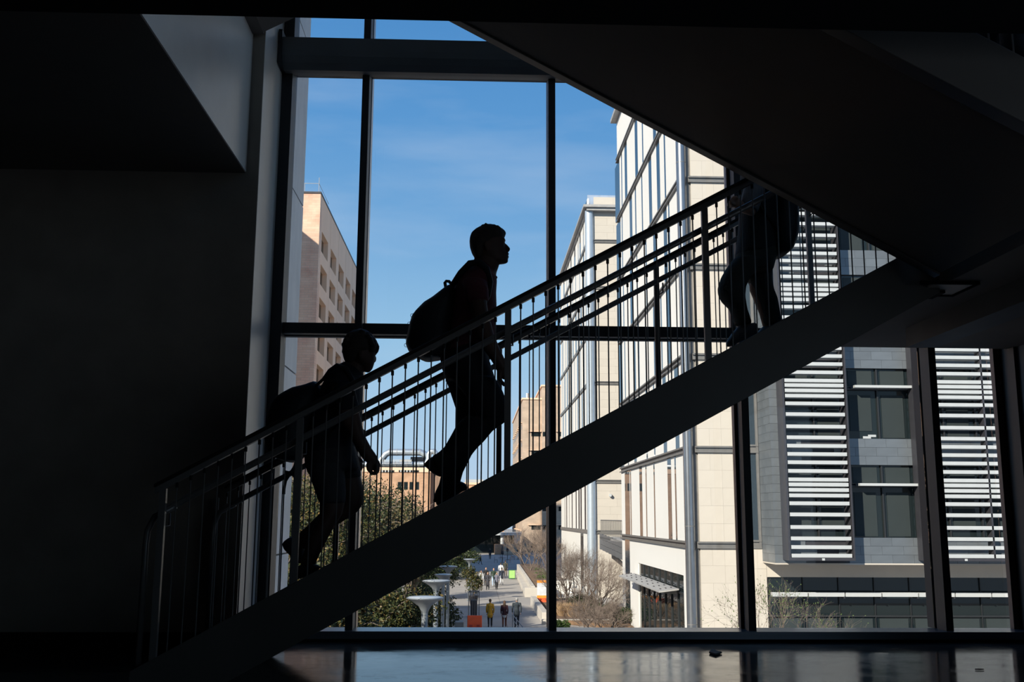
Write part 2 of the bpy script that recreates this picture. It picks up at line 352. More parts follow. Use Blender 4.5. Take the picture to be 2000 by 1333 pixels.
def railing(y, posts, x0, x1, step, label, outer=-.0):
    r = empty('stair_railing', (0, y, 0), label, 'railing', 'railings of the lower flight')
    ct = 2.145                                     # top of the handrail at X = 0
    def bar(name, m, ca, cb, ya, yb, xa, xb, bev=0):
        P = [(xa, y+ya, S*xa+cb), (xb, y+ya, S*xb+cb), (xb, y+ya, S*xb+ca), (xa, y+ya, S*xa+ca)]
        return build(MB().prism(P, (0, yb-ya, 0)), name, m, r, bevel=bev)
    bar('handrail', m_cap, ct, ct-.022, -.032, .045, x0, x1, .006)
    bar('top_rail', m_rail, ct-.022, ct-.055, -.008, .03, x0, x1)
    # round grab rail on the side of the walkers, its brackets
    yg = y + (.075 if y < 6.5 else -.075)
    g = [(x0-.02, yg, S*(x0-.02)+ct-.16-.02), (x1, yg, S*x1+ct-.16-.02)]
    build(MB().prism([(x0, yg-.02, S*x0+ct-.192), (x1, yg-.02, S*x1+ct-.192), (x1, yg-.02, S*x1+ct-.148), (x0, yg-.02, S*x0+ct-.148)], (0, .04, 0)), 'grab_rail', m_rail, r, bevel=.015)
    for px in posts:
        zt = S*px+ct-.05; zb = S*(px-.019)+1.132
        build(bx(px-.019, y+.004, zb, px+.019, y+.036, zt), 'post', m_rail, r)
        build(MB().tube([(px+.03, yg, S*px+ct-.19), (px+.03, yg, S*px+ct-.26), (px+.005, y+.012, S*px+ct-.27)], .006, 6), 'bracket', m_rail, r, True)
    rod = MB().tube([(0, 0, 0), (0, 0, .97)], .0042, 6).mesh('baluster'); fixnormals(rod)
    fit = MB().tube([(0, 0, 0), (0, 0, .028)], .009, 6).mesh('fitting'); fixnormals(fit)
    xs_ = []
    ps = sorted(posts)
    for a, c in zip(ps, ps[1:] + [x1+.02]):
        n = max(1, round((c-a)/step)); xs_ += [a+(c-a)*k/n for k in range(1, n)]
    for x in xs_:
        if x > x1-.02: continue
        bo = inst(rod, 'baluster', m_rail, r, (x, y+.012, S*x+ct-.05-.97))
        fo = bpy.data.objects.new('fitting', fit)
        if not fit.materials: fit.materials.append(m_cap)
        COL.objects.link(fo); fo.parent = bo; fo.location = (0, 0, .935)
    return r
pn = [at(292, 1290, Y=YN).x+.012, at(580, 960, Y=YN).x, at(992, 720, Y=YN).x, at(1381, 560, Y=YN).x]
d = pn[3]-pn[2]; pn.append(pn[3]+d)
ra = railing(YN, pn, at(303, 950, Y=YN).x, 2.6, d/16, 'near handrail with thin vertical rods on the lower stair flight')
pf = [at(407, 1230, Y=YF).x, at(656, 1030, Y=YF).x, at(975, 800, Y=YF).x, at(1284, 600, Y=YF).x]
d2 = pf[3]-pf[2]; pf.append(pf[3]+d2)
rb = railing(YF, pf, at(440, 962, Y=YF).x, 2.6, d/16, 'far handrail with thin vertical rods behind the people on the stairs')
# grab rails run on past the last post and turn down to the floor
for r_, y, pts in ((ra, YN, (287, 1030)), (rb, YF, (417, 1018))):
    yg = y+(.075 if y < 6.5 else -.075)
    q = at(*pts, Y=yg); xe = q.x
    x0 = -1.85 if y < 6.5 else -1.80
    build(MB().tube([(x0+.1, yg, S*(x0+.1)+1.965), (xe+.04, yg, S*(xe+.04)+1.965), (xe+.005, yg, q.z-.02), (xe, yg, q.z-.10), (xe, yg, 0.0)], .019, 10), 'rail_return', m_rail, r_, True)

# ---- upper flight, nearer the camera, rising to the left
fl = empty('staircase', (1.0, 4.9, SZ), 'dark upper flight of stairs seen from below, rising to the left', 'stairs')
S2 = -.5405; C2 = 3.858
def seg2(name, m, y, th, ct, cb, x0, x1):
    P = [(x0, y, S2*x0+C2+cb), (x1, y, S2*x1+C2+cb), (x1, y, S2*x1+C2+ct), (x0, y, S2*x0+C2+ct)]
    return build(MB().prism(P, (0, th, 0)), name, m, fl, bevel=.004)
X2 = (SZ-C2)/S2
seg2('stringer', m_steel, 5.72, .08, .31, 0, -1.74, X2)
seg2('stringer', m_steel, 3.97, .09, .31, 0, -1.74, X2)
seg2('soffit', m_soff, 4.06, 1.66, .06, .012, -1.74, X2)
for k in range(16):
    zt = SZ+.31+.1487*k; xk = (zt-.28-C2)/S2
    block('tread', m_tread, fl, xk-.28, 4.06, zt-.05, xk, 5.72, zt)
    block('riser', m_tread, fl, xk-.02, 4.06, zt-.148, xk, 5.72, zt-.05)
r3 = empty('stair_railing', (1.0, 3.99, 3.0), 'thin rod railing on the near side of the upper flight at top right', 'railing')
def seg3(name, m, y, th, ct, cb, x0, x1):
    P = [(x0, y, S2*x0+C2+cb), (x1, y, S2*x1+C2+cb), (x1, y, S2*x1+C2+ct), (x0, y, S2*x0+C2+ct)]
    return build(MB().prism(P, (0, th, 0)), name, m, r3)
seg3('handrail', m_cap, 3.985, .06, 1.40, 1.35, -1.72, X2)
rod = MB().tube([(0, 0, 0), (0, 0, .95)], .005, 6).mesh('rod')
x = -1.68
while x < X2:
    inst(rod, 'baluster', m_rail, r3, (x, 4.015, S2*x+C2+.30)); x += .105
# ---- third flight high above, only its underside corner shows at the top left
f3 = empty('staircase', (-1.5, 6.8, 4.8), 'underside corner of the next stair flight, high at the top left', 'stairs')
P = [(-1.70, 6.0, 4.70), (2.8, 6.0, 4.70+.544*4.5), (2.8, 6.0, 5.1+.544*4.5), (-1.70, 6.0, 5.1)]
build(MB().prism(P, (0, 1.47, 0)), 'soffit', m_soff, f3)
build(bx(-1.79, 6.0, 4.70, -1.70, 7.5, 5.1), 'landing_edge', m_soff, f3)
scr = build(MB().prism([at(1385, 1277, Z=.004), at(1392, 1271, Z=.004), at(1400, 1275, Z=.004), at(1410, 1277, Z=.004), at(1398, 1281, Z=.004)], (0, 0, .012)), 'dry_leaf', m_bark)
tag(scr, 'small dark dry leaf lying on the polished floor', 'leaf')
for i, (x, y) in enumerate(((1913, 1309), )):
    q = at(x, y, Z=.003); o = build(MB().prism([q+Vector((-.03, 0, 0)), q+Vector((0, -.012, 0)), q+Vector((.03, 0, 0)), q+Vector((0, .012, 0))], (0, 0, .006)), 'dry_leaf', m_bark)
    tag(o, 'tiny dark scrap of leaf on the floor near the right corner', 'leaf')

# ================================================================== OUTSIDE: ground
def ground(name, x0, y0, x1, y1, z1, m, z0=None): return struct(name, bx(x0, y0, z1-.3 if z0 is None else z0, x1, y1, z1), m)
ground('ground_plaza', -120, WY+1.2, 60, 600, GZ, m_conc)
JT = empty('paving_joints', (2, 90, GZ), None, None, None, 'structure')
m_joint = mat('paving_joint', (.2, .18, .165), .95)
for k in range(7): block('paving_joint', m_joint, JT, -1.2, 62+k*9.0, GZ, 5.4, 62.05+k*9.0, GZ+.004)
block('paving_joint', m_joint, JT, 2.1, 60, GZ, 2.14, 135, GZ+.004)

# ================================================================== cream stone building, near block
L0, FH = -.37, 4.30
XS, YC, YE = 9.73, 46.1, 67.3
wb = empty('campus_building', (12, 46, GZ), 'large cream stone building with round steel corner column and slot windows, nearest right', 'building', 'cream stone blocks')
build(bx(XS+.12, YC+.12, GZ, 30, YE, 28.6), 'wall_core', m_chan, wb)
# front face, blocks of limestone
fx1 = 11.98
rows = 0; z = GZ
levels = [GZ, L0] + [L0+FH*k for k in range(1, 8)]
for a, c in zip(levels, levels[1:]):
    a2 = a + (.30 if a > GZ else 0); n = max(1, round((c-a2)/.8)); h = (c-a2)/n
    if c > 22: break
    for j in range(n):
        off = .55 if j % 2 else 0; x = 10.18
        e = [10.18] + [v for v in (10.18+.55+off, 10.18+1.1+.0+off, ) if v < fx1-.15] + [fx1]
        for u, v in zip(e, e[1:]):
            block('stone_block', m_stone, wb, u+.002, YC, a2+j*h+.002, v-.002, YC+.14, a2+(j+1)*h-.002)
for k in range(0, 8):
    zl = L0+FH*k
    build(bx(10.05, YC-.10, zl+.22, fx1+.0, YC+.1, zl+.30).box(10.05, YC-.10, zl, fx1, YC+.1, zl+.06).box(10.05, YC-.02, zl+.06, fx1, YC+.1, zl+.22), 'floor_channel', m_chan, wb)
    build(bx(XS-.14, YC+.35, zl+.22, XS+.1, YE, zl+.30).box(XS-.14, YC+.35, zl, XS+.1, YE, zl+.06).box(XS-.03, YC+.35, zl+.06, XS+.1, YE, zl+.22), 'floor_channel', m_chan, wb)
build(MB().tube([(9.74, YC+.04, GZ), (9.74, YC+.04, 28.6)], .235, 20), 'corner_column', m_col, wb, 'auto')
for k in range(8):
    zc = GZ+2+k*4.3
    build(MB().tube([(9.74, YC+.04, zc), (9.74, YC+.04, zc+.03)], .24, 20), 'column_joint', m_chan, wb)
# side face: white panels and dark slots between, different on each floor; slots as (photo x, width m)
def xy(px): return at(px, 900, X=XS).y
slots = {0: [(1225, 2.0), (1231.8, .35), (1251.5, .95), (1262, .3), (1277.8, .32), (1307.5, .95), (1319.3, .32)],
         1: [(1216, 1.8), (1228, .35), (1242, .9), (1265, .4), (1280, .35), (1301, .9), (1325, .9)],
         2: [(1215, 1.8), (1224, .35), (1243, .9), (1252, .3), (1266, .35), (1285, .9), (1298, .3), (1312, .9)],
         3: [(1214, 2.0), (1223, .35), (1239, .95), (1251, .3), (1270, .35), (1288, .9), (1310, .9), (1318, .3)],
         4: [(1214.6, 2.0), (1222.3, .35), (1240.4, 1.0), (1250.3, .4), (1263.8, .35), (1281, .9), (1298, .9), (1312, .35)],
         5: [(1213.6, 2.2), (1222.8, .35), (1231.5, 1.0), (1253.6, 1.0), (1267, .35), (1292, .9), (1302, .3), (1318, .9)]}
def slotwall(bld, X, z0, z1, ss, ya, yb, m=m_panel):
    """one storey of a side face: slot windows ss (centre y, width) between white panels"""
    ss = sorted(ss); y = ya
    for c, wd in ss:
        if c-wd/2 > y+.05: block('stone_panel', m, bld, X, y+.01, z0, X+.14, c-wd/2-.01, z1)
        o = block('slot_window', m_bgl, bld, X-.004, c-wd/2, z0, X+.12, c+wd/2, z1)
        y = c+wd/2
    if yb > y: block('stone_panel', m, bld, X, y+.01, z0, X+.14, yb, z1)
for k, ss in slots.items():
    zl = L0+FH*k
    slotwall(wb, XS-.02, zl+.31, zl+FH-.01, [(xy(p_), w_) for p_, w_ in ss], YC+.3, YE)
slotwall(wb, XS-.02, L0+FH*6+.31, 28.4, [], YC+.3, YE)
# ground storey of the side face: big window with a perforated sun shade
gy0, gy1 = at(1336, 1130, X=XS).y, at(1247, 1110, X=XS).y
zt = at(1290, 1112, X=XS).z
block('stone_panel', m_panel, wb, XS-.02, YC+.3, GZ, XS+.12, gy0, L0-.01)
block('stone_panel', m_panel, wb, XS-.02, gy0, zt, XS+.12, gy1, L0-.01)
s0, s1 = at(1231, 1100, X=XS).y, at(1222, 1100, X=XS).y
block('stone_panel', m_panel, wb, XS-.02, gy1, GZ, XS+.12, s0, L0-.01)
block('slot_window', m_bgl, wb, XS-.024, s0, GZ, XS+.12, s1, L0-.01)
block('stone_panel', m_panel, wb, XS-.02, s1, GZ, XS+.12, YE, L0-.01)
gw = build(bx(XS+.06, gy0, GZ+.3, XS+.1, gy1, zt), 'shop_window', m_dgl, wb)
for k in range(1, 8):
    yk = gy0+(gy1-gy0)*k/8; build(bx(XS+.0, yk-.04, GZ+.3, XS+.06, yk+.04, zt), 'window_bar', m_bar, gw)
build(bx(XS+.0, gy0, -2.55, XS+.06, gy1, -2.45), 'window_bar', m_bar, gw)
sh = build(MB().prism([(XS-.05, gy0+1.0, -2.38), (XS-.05, gy1+1.2, -2.38), (XS-1.0, gy1+1.2, -2.50), (XS-1.0, gy0+1.0, -2.50)], (0, 0, .07)), 'sun_shade', m_corn, wb)
for k in range(8):
    yk = gy0+1.6+(gy1-gy0-.6)*k/7
    build(MB().prism([(XS-.05, yk, -2.62), (XS-.9, yk, -2.53), (XS-.05, yk, -2.40)], (0, .05, 0)), 'bracket', m_chan, sh)
    for q in range(3): block('hole_row', m_zdark, sh, XS-.25-q*.26, yk+.3, -2.405-.03*q, XS-.20-q*.26, yk+.55, -2.30-.034*q)
build(bx(XS-.42, YC-.5, 28.5, 31, YE+.3, 28.75), 'cornice', m_corn, wb)
# slim glazed strip between the stone front and the zinc bay
ws = build(bx(fx1+.1, YC+.05, -5.6, 12.97, YC+.1, 28), 'strip_window', m_bgl, wb)
build(bx(fx1, YC-.05, L0, fx1+.10, YC+.1, 28), 'strip_frame', m_chan, wb)
build(bx(12.86, YC-.05, L0, 12.97, YC+.1, 28), 'strip_frame', m_chan, wb)
for k in range(0, 7):
    zl = L0+FH*k
    build(bx(fx1+.05, YC-.07, zl, 12.97, YC+.1, zl+.10).box(fx1+.05, YC-.07, zl+.30, 12.97, YC+.1, zl+.38).box(fx1+.05, YC, zl+.1, 12.97, YC+.1, zl+.3), 'spandrel', m_chan, wb)
# stone wall under the zinc bay, ribbon window and long white shade
for j in range(6):
    for i_, (u, v) in enumerate(((fx1, 12.75), (12.75, 13.15))):
        block('stone_block', m_stone, wb, u+.002, YC-.02, GZ+j*.888+.003, v-.002, YC+.14, GZ+(j+1)*.888-.003)
build(bx(13.15, YC-.0, -1.62, 30, YC+.14, -.5), 'stone_lintel', m_stone, wb)
rw = build(bx(13.15, YC+.10, GZ, 30, YC+.13, -1.62), 'ribbon_window', m_dgl, wb)
for k in range(8):
    xk = 13.15+k*1.62; build(bx(xk, YC+.02, GZ, xk+.035, YC+.10, -1.62), 'window_bar', m_bar, rw)
build(bx(13.15, YC+.0, -3.35, 30, YC+.10, -3.28), 'window_bar', m_bar, rw)
for k in range(7):
    xk = 13.35+k*1.62; block('low_blind', m_blind, rw, xk, YC+.05, GZ, xk+1.3, YC+.095, -3.42)
for k in range(8):
    xk = 13.2+k*1.655
    block('sun_shade', m_lv, wb, xk, YC-.55, -2.43, xk+1.60, YC-.35, -2.25)
    build(bx(xk+1.57, YC-.5, -2.5, xk+1.64, YC+.1, -2.42), 'bracket', m_zdark, wb)

# ================================================================== zinc clad block with white louvres
zb = empty('louvred_building', (18, 44, -1), 'grey zinc clad building with white horizontal louvre screens at the right', 'building')
ZX, ZY, ZB = 12.99, 44.15, -.98
NF = 5
def fl_(k, o): return 3.86+FH*(k-1)+o
build(bx(ZX+.06, ZY+.30, ZB+.05, 30, YC-.01, 21.5), 'wall_core', m_zdark, zb)
build(bx(ZX, ZY, ZB, 30, YC, ZB+.06), 'soffit', m_stone, zb)
# side tiles
h = .377; k = 0; z = ZB+.06
while z < 12:
    e = [ZY+.002] + ([ZY+.65, ZY+1.30] if k % 2 else [ZY+.33, ZY+.98, ZY+1.63]) + [YC]
    for a, c in zip(e, e[1:]): block('zinc_tile', m_zinc, zb, ZX-.002*(k % 3), a+.004, z+.004, ZX+.06, c-.004, z+h-.004)
    z += h; k += 1
# front corner strip tiles
z = ZB+.06; k = 0
while z < 15.5:
    block('zinc_tile', m_zinc, zb, ZX+.004, ZY-.002*(k % 2), z+.004, ZX+.46, ZY+.3, z+h-.004); z += h; k += 1
# floors: windows and spandrels behind everything; z offsets from each storey's reference (sill of big window)
REF = at(1663, 857, Y=ZY).z
for k in range(-1, 4):
    zr = REF + FH*k
    # spandrel panels (three rows) below the sill
    zs0 = REF - 1.16 + FH*k if k > -1 else ZB+.06
    rowz = [zs0+(zr-zs0)*i/3 for i in range(4)]
    for j in range(3):
        e = [13.45] + [13.45+(.45 if j % 2 else .9)+.95*i for i in range(18)]
        e = [v for v in e if v < 27]
        for a, c in zip(e, e[1:]):
            if c < 16.3 and a > 13.9: continue      # hidden behind the louvre screen
            block('zinc_panel', m_zinc, zb, a+.004, ZY+.02-.003*(j % 2), rowz[j]+.004, c-.004, ZY+.3, rowz[j+1]-.004)
    build(bx(13.5, ZY+.05, zs0, 27, ZY+.3, zr), 'spandrel_back', m_zdark, zb)
    # big window + transom window
    wn = build(bx(13.45, ZY+.20, zr, 27, ZY+.23, zr+2.17), 'ribbon_window', m_dgl, zb)
    wn2 = build(bx(13.45, ZY+.20, zr+2.25, 27, ZY+.23, zr+FH-1.16), 'ribbon_window', m_bgl if k > 0 else m_dgl, zb)
    build(bx(13.45, ZY+.08, zr+2.16, 27, ZY+.23, zr+2.26), 'window_bar', m_bar, wn)
    xk = 13.5
    while xk < 27:
        block('window_bar', m_bar, zb, xk, ZY+.10, zr, xk+.07, ZY+.21, zr+FH-1.16)
        if random.random() < .8: block('blind', m_blind, zb, xk+.22, ZY+.17, zr+.05+(.3 if random.random() < .3 else 0), xk+1.2, ZY+.198, zr+1.95)
        block('blind', m_blind, zb, xk+.22, ZY+.17, zr+2.36, xk+1.3, ZY+.198, zr+3.05)
        xk += 1.46
# white light shelves across the recessed bay
for k in range(-1, 4):
    zr = REF+FH*k+2.22
    block('light_shelf', m_lv, zb, 16.72, ZY-.42, zr, 19.75, ZY+.1, zr+.11)
# louvre screens
offs = [0, 9.4, 19.5, 29.9, 44.7, 65.5, 89, 110, 126, 141.7, 157.4, 173.8]
ztop = at(1590, 743, Y=43.5).z
def screen(xa, xb, fins, label=None):
    s = build(bx(xa-.09, ZY-.85, -.66, xa, ZY, 18).box(xb, ZY-.85, -.66, xb+.07, ZY, 18).box(xa-.09, ZY-.85, -.78, xb+.07, ZY, -.66), 'louvre_frame', m_zdark, zb)
    for f in fins: build(bx(f-.04, ZY-.80, -.66, f+.04, ZY-.35, 18), 'louvre_fin', m_zdark, s)
    P = [(xa+.05, ZY-.80, 0), (xa+.05, ZY-.56, -.03), (xa+.05, ZY-.54, .05), (xa+.05, ZY-.78, .155), (xa+.05, ZY-.80, .15)]
    me = MB().prism(P, (xb-xa-.1, 0, 0)).mesh('louvre_blade'); fixnormals(me); me.materials.append(m_lv)
    for k in range(-1, 4):
        for o in offs:
            zz = ztop - o*FH/189.9 + FH*k - .11
            if zz < -.66 or zz > 18: continue
            b_ = bpy.data.objects.new('louvre_blade', me); COL.objects.link(b_); b_.parent = s; b_.location = Vector((0, 0, zz))-wloc(s)
    return s
xa = at(1519, 800, Y=ZY-.8).x; xb = at(1658, 880, Y=ZY-.8).x
screen(13.42, 16.12, [])
screen(19.36, 26.5, [22.25])
block('marker_light', m_lv, zb, 14.75, ZY-.86, -.77, 14.87, ZY-.84, -.68)
block('marker_light', m_lv, zb, 20.9, ZY-.86, -.77, 21.02, ZY-.84, -.68)
for i, (px, py) in enumerate(((1692, 855), (1702, 852))): 
    q = at(px, py, Y=ZY+.19); block('desk_papers', m_lv, zb, q.x-.15, ZY+.165, q.z-.05, q.x+.2, ZY+.195, q.z+.05)
block('parapet', m_zinc, zb, 12.9, ZY-.1, 21.5, 30, YC+.1, 22.2)

# ================================================================== cream stone building, far block
Y2 = 88.0
wc = empty('campus_building', (13, 88, GZ), 'farther cream stone block with overhanging grey roof and a small terrace', 'building', 'cream stone blocks')
XF = 10.0
build(bx(XF+.12, Y2+.12, GZ, 26, 117.5, 28.3), 'wall_core', m_chan, wc)
for k, (a, c) in enumerate(zip(levels[:8], levels[1:])):
    a2 = a+(.3 if k else 0); n = 6; h = (c-a2)/n
    for j in range(n):
        e = [XF+.5, XF+1.7+(.6 if j % 2 else 0), XF+2.9+(.6 if j % 2 else 0), XF+5]
        for u, v in zip(e, e[1:]): block('stone_block', m_stone, wc, u+.003, Y2, a2+j*h+.003, v-.003, Y2+.13, a2+(j+1)*h-.003)
for k in range(0, 7):
    zl = L0+FH*k
    build(bx(XF+.3, Y2-.1, zl, XF+6, Y2+.1, zl+.08).box(XF+.3, Y2-.02, zl+.08, XF+6, Y2+.1, zl+.22).box(XF+.3, Y2-.1, zl+.22, XF+6, Y2+.1, zl+.3), 'floor_channel', m_chan, wc)
    build(bx(XF-.12, Y2+.4, zl, XF+.1, 117.5, zl+.3), 'floor_channel', m_chan, wc)
    rr = random.Random(k); ss = [(Y2+1.6, 1.3)]; y = Y2+4
    while y < 115: ss.append((y, rr.choice([.4, .4, .9, 1.1]))); y += rr.uniform(1.8, 4.2)
    slotwall(wc, XF-.02, zl+.31, zl+FH-.01, ss, Y2+.4, 117.5)
slotwall(wc, XF-.02, GZ, L0-.01, [(Y2+1.6, 1.3), (95, 2.5)], Y2+.4, 117.5)
build(MB().tube([(XF+.1, Y2+.05, GZ), (XF+.1, Y2+.05, 28.4)], .40, 20), 'corner_column', m_col_sky, wc, 'auto')
build(bx(XF-.2, Y2-.6, 28.3, 27, 117.8, 28.75).box(XF-.5, Y2-.8, 28.55, 27, 118.0, 28.78), 'cornice', m_corn, wc)
for k in range(7): block('roof_screen', m_lv if 0 else mat('roof_screen_skylit', (.34, .41, .52), .5, .2), wc, XF+.1+k*1.9, Y2+1.5, 28.78, XF+2.0+k*1.9, Y2+1.6, 30.4)  # bluish skylight on the screen is put into its colour
build(bx(XF+2.2, Y2-.02, 24.6, XF+2.3, Y2, 24.6+.01), 'flashing', m_corn, wc)
build(MB().tube([(at(1192, 968, Y=Y2-.3).x, Y2-.3, at(1192, 968, Y=Y2-.3).z), (at(1192, 968, Y=Y2).x, Y2, at(1192, 968, Y=Y2).z)], .14, 8), 'wall_light', m_lv, wc)
# terrace with railing and stair beneath
tr = empty('terrace', (12, 80, GZ), 'grey tiled terrace balcony with a metal railing between the two cream blocks', 'terrace')
tx0 = at(1172, 1043, Y=84).x
P0, P1 = at(1171, 1040, Y=84), at(1216, 1045, Y=70)
build(MB().prism([(P0.x, 84, -.55), (15, 84, -.55), (15, 70, -.55), (P1.x, 70, -.55)], (0, 0, -.15)), 'terrace_floor', m_corn, tr)
n = 7
for i in range(n):
    a = P0.lerp(Vector((P1.x, 70, P0.z)), i/n); c = P0.lerp(Vector((P1.x, 70, P0.z)), (i+1)/n)
    for j in range(3):
        z_ = -.72-j*.42-.05*i
        build(MB().prism([(a.x, a.y, z_), (c.x, c.y-.0, z_), (c.x, c.y, z_+.40), (a.x, a.y, z_+.40)], (.1, .05, 0)), 'zinc_tile', m_zinc, tr)
tl = build(MB().tube([(P0.x+.1, 83.9, .78), (P1.x+.1, 70, .78)], .04, 6), 'railing', m_chan, tr)
for i in range(26):
    q = Vector((P0.x+.1, 83.9, 0)).lerp(Vector((P1.x+.1, 70, 0)), i/25)
    block('railing_bar', m_chan, tr, q.x-.02, q.y-.02, -.4, q.x+.02, q.y+.02, .78)
build(MB().prism([(11.0, 82, GZ), (13.3, 82, GZ), (13.3, 82, -4.0), (11.0, 82, -1.6)], (0, .3, 0)), 'stair_wall', m_stone, tr)
build(bx(13.5, 83, GZ, 16, 84, -1), 'dark_passage', m_zdark, tr)

# ================================================================== brick tower on the left
tw = empty('brick_tower', (-24, 110, GZ), 'tall pale pink brick tower with deep recessed windows, at the left', 'building')
TX, TY, TZ = -17.68, 110.0, 37.0
build(bx(-30, TY, GZ, TX-1.0, 148, TZ-.2), 'brick_wall', m_brickp, tw)
build(bx(TX-1.0, TY, GZ, TX-.002, TY+1.2, TZ-.2), 'brick_wall', m_brickp, tw)
PZ = 3.80; z_first = 32.9
cols_y = [TY+1.2+7.3*i for i in range(6)]
rowsz = [z_first - PZ*1.0*i for i in range(10)]
for i, y in enumerate(cols_y[:-1]):
    o0, o1 = y+.6, y+5.6; ye = y+7.3
    block('pier_panel', m_brickd, tw, TX-.95, o1, GZ, TX, ye-.14, TZ-.2)
    block('pier_panel', m_brickd, tw, TX-.95, y, GZ, TX, o0, TZ-.2)
    block('joint', m_zdark, tw, TX-.9, ye-.14, GZ, TX-.04, ye, TZ-.2)
    prev = TZ-.2
    for zr in rowsz:
        block('spandrel_panel', m_brickd, tw, TX-.95, o0, zr, TX, o1, prev); prev = zr-2.3
        pw = block('window', m_dgl, tw, TX-.62, o0, zr-2.3, TX-.56, o1, zr)
        block('window_frame', m_zdark, tw, TX-.56, o0+.5, zr-2.3, TX-.50, o0+.62, zr)
    block('spandrel_panel', m_brickd, tw, TX-.95, o0, GZ, TX, o1, prev)
build(bx(-30, TY-.1, TZ-.2, TX+.06, 148, TZ), 'roof_edge', m_zdark, tw)
rl = build(MB().tube([(-24, TY+.4, TZ+1.1), (TX-.3, TY+.4, TZ+1.1), (TX-.3, TY+8, TZ+1.1)], .035, 5), 'roof_railing', m_corn, tw)
for i in range(5): build(MB().tube([(TX-.3-i*1.6, TY+.4, TZ), (TX-.3-i*1.6, TY+.4, TZ+1.1+(.7 if i == 0 else 0))], .035, 5), 'post', m_corn, rl)
# neighbour block to the left, outside the picture: it throws the slanting shadow on the tower
nb = empty('neighbour_block', (-40, 90, GZ), 'tall brick block standing left of the tower, beyond the window edge', 'building')
build(bx(-56, 92, GZ, -28.6, 107, 39.3), 'brick_wall', m_brickp, nb)
for k in range(9): block('window_band', m_dgl, nb, -56.05, 91.96, GZ+3+k*4.8, -28.55, 107.05, GZ+4.6+k*4.8)
build(bx(-56.2, 91.8, 39.3, -28.5, 107.2, 39.45), 'roof_edge', m_zdark, nb)

nb2 = empty('neighbour_block', (-48, 26, GZ), 'lower brick block far left of the walkway, beyond the window edge', 'building')
build(bx(-60, 17, GZ, -35, 33, 25.0), 'brick_wall', m_tan, nb2)
for k in range(6): block('window_band', m_dgl, nb2, -60.05, 16.96, GZ+3+k*4.8, -34.95, 33.05, GZ+4.6+k*4.8)
# ================================================================== tan tower, middle right
def P_(x, y, Y): return at(x, y, Y=Y)
tt = empty('tan_tower', (12, 200, GZ), 'tan brick office tower with small paired windows, seen beside the central mullion', 'building')
YT = 200.0
a = P_(1021, 781, YT); b_ = P_(1058, 781, YT); c = P_(1058, 757, YT)
build(bx(a.x, YT, GZ, b_.x+.2, 252, a.z), 'brick_wall', m_tan, tt)
build(bx(b_.x, YT-1.2, GZ, 34, 245, c.z), 'brick_wall', m_tan, tt)
build(bx(a.x-.2, YT-.2, a.z, b_.x, 252, a.z+.35), 'roof_edge', m_brickd, tt)
build(bx(b_.x-.2, YT-1.4, c.z, 34, 245, c.z+.35), 'roof_edge', m_brickd, tt)
build(MB().tube([(a.x+1.0, YT+2, a.z), (a.x+1.0, YT+2, a.z+1.5)], .3, 8), 'vent_pipe', m_duct, tt)
for k in range(7):
    y = 849+36.5*k
    q0, q1 = P_(1038, y-5, YT), P_(1056, y+4, YT)
    block('window', m_dgl, tt, q0.x, YT-.03, q1.z, q1.x, YT+.1, q0.z); block('sun_hood', m_brickd, tt, q0.x-.7, YT-.4, q0.z, q1.x+.1, YT, q0.z+.12)
    q0, q1 = P_(1060, y-5, YT-1.2), P_(1067, y+4, YT-1.2)
    block('window', m_dgl, tt, q0.x, YT-1.23, q1.z, q1.x, YT-1.1, q0.z)
    q0, q1 = P_(1091, y-5, YT-1.2), P_(1100, y+4, YT-1.2)
    block('window', m_dgl, tt, q0.x, YT-1.23, q1.z, q1.x, YT-1.1, q0.z); block('sun_hood', m_brickd, tt, q0.x-.6, YT-1.6, q0.z, q1.x+.1, YT-1.2, q0.z+.12)
for k in range(7):
    z = a.z-5.6-3.55*k
    for j in range(10):
        y = YT+3+j*4.6; block('window', m_dgl, tt, a.x-.03, y, z, a.x+.1, y+1.5, z+1.2)
        block('sun_hood', m_brickd, tt, a.x-.35, y-.3, z+1.2, a.x, y+1.8, z+1.35)
# low entrance pavilion in front of the tower
en = empty('entrance_pavilion', (8, 190, GZ), 'white entrance canopy on a pale round column before the tan tower', 'canopy')
q = P_(985, 1040, 190); q2 = P_(1014, 1040, 190)
build(bx(q.x-8, 190, P_(1000, 1041, 190).z-.5, q2.x+.4, 199, P_(1000, 1041, 190).z), 'canopy_roof', m_lv, en)
build(MB().tube([(P_(981, 1060, 191).x, 191, GZ), (P_(981, 1060, 191).x, 191, -2)], .35, 10), 'column', m_lv, en, True)
build(bx(q2.x-.9, 190.2, GZ, q2.x+.2, 191, -1.8), 'end_wall', m_lv, en)
build(bx(q.x-8, 195, GZ, q2.x, 195.3, -2), 'glass_front', m_dgl, en)
o = build(bx(P_(984, 1070, 188).x, 186, GZ, P_(1014, 1070, 188).x, 188, P_(1000, 1063, 188).z), 'garden_wall', m_tan); tag(o, 'low tan brick wall in front of the entrance canopy', 'wall')
o = build(bx(P_(966, 1070, 188).x, 188.2, GZ, P_(984, 1070, 188).x, 190, P_(975, 1064, 188).z), 'garden_wall', m_orange); tag(o, 'low orange brick wall left of the tan one by the entrance', 'wall')

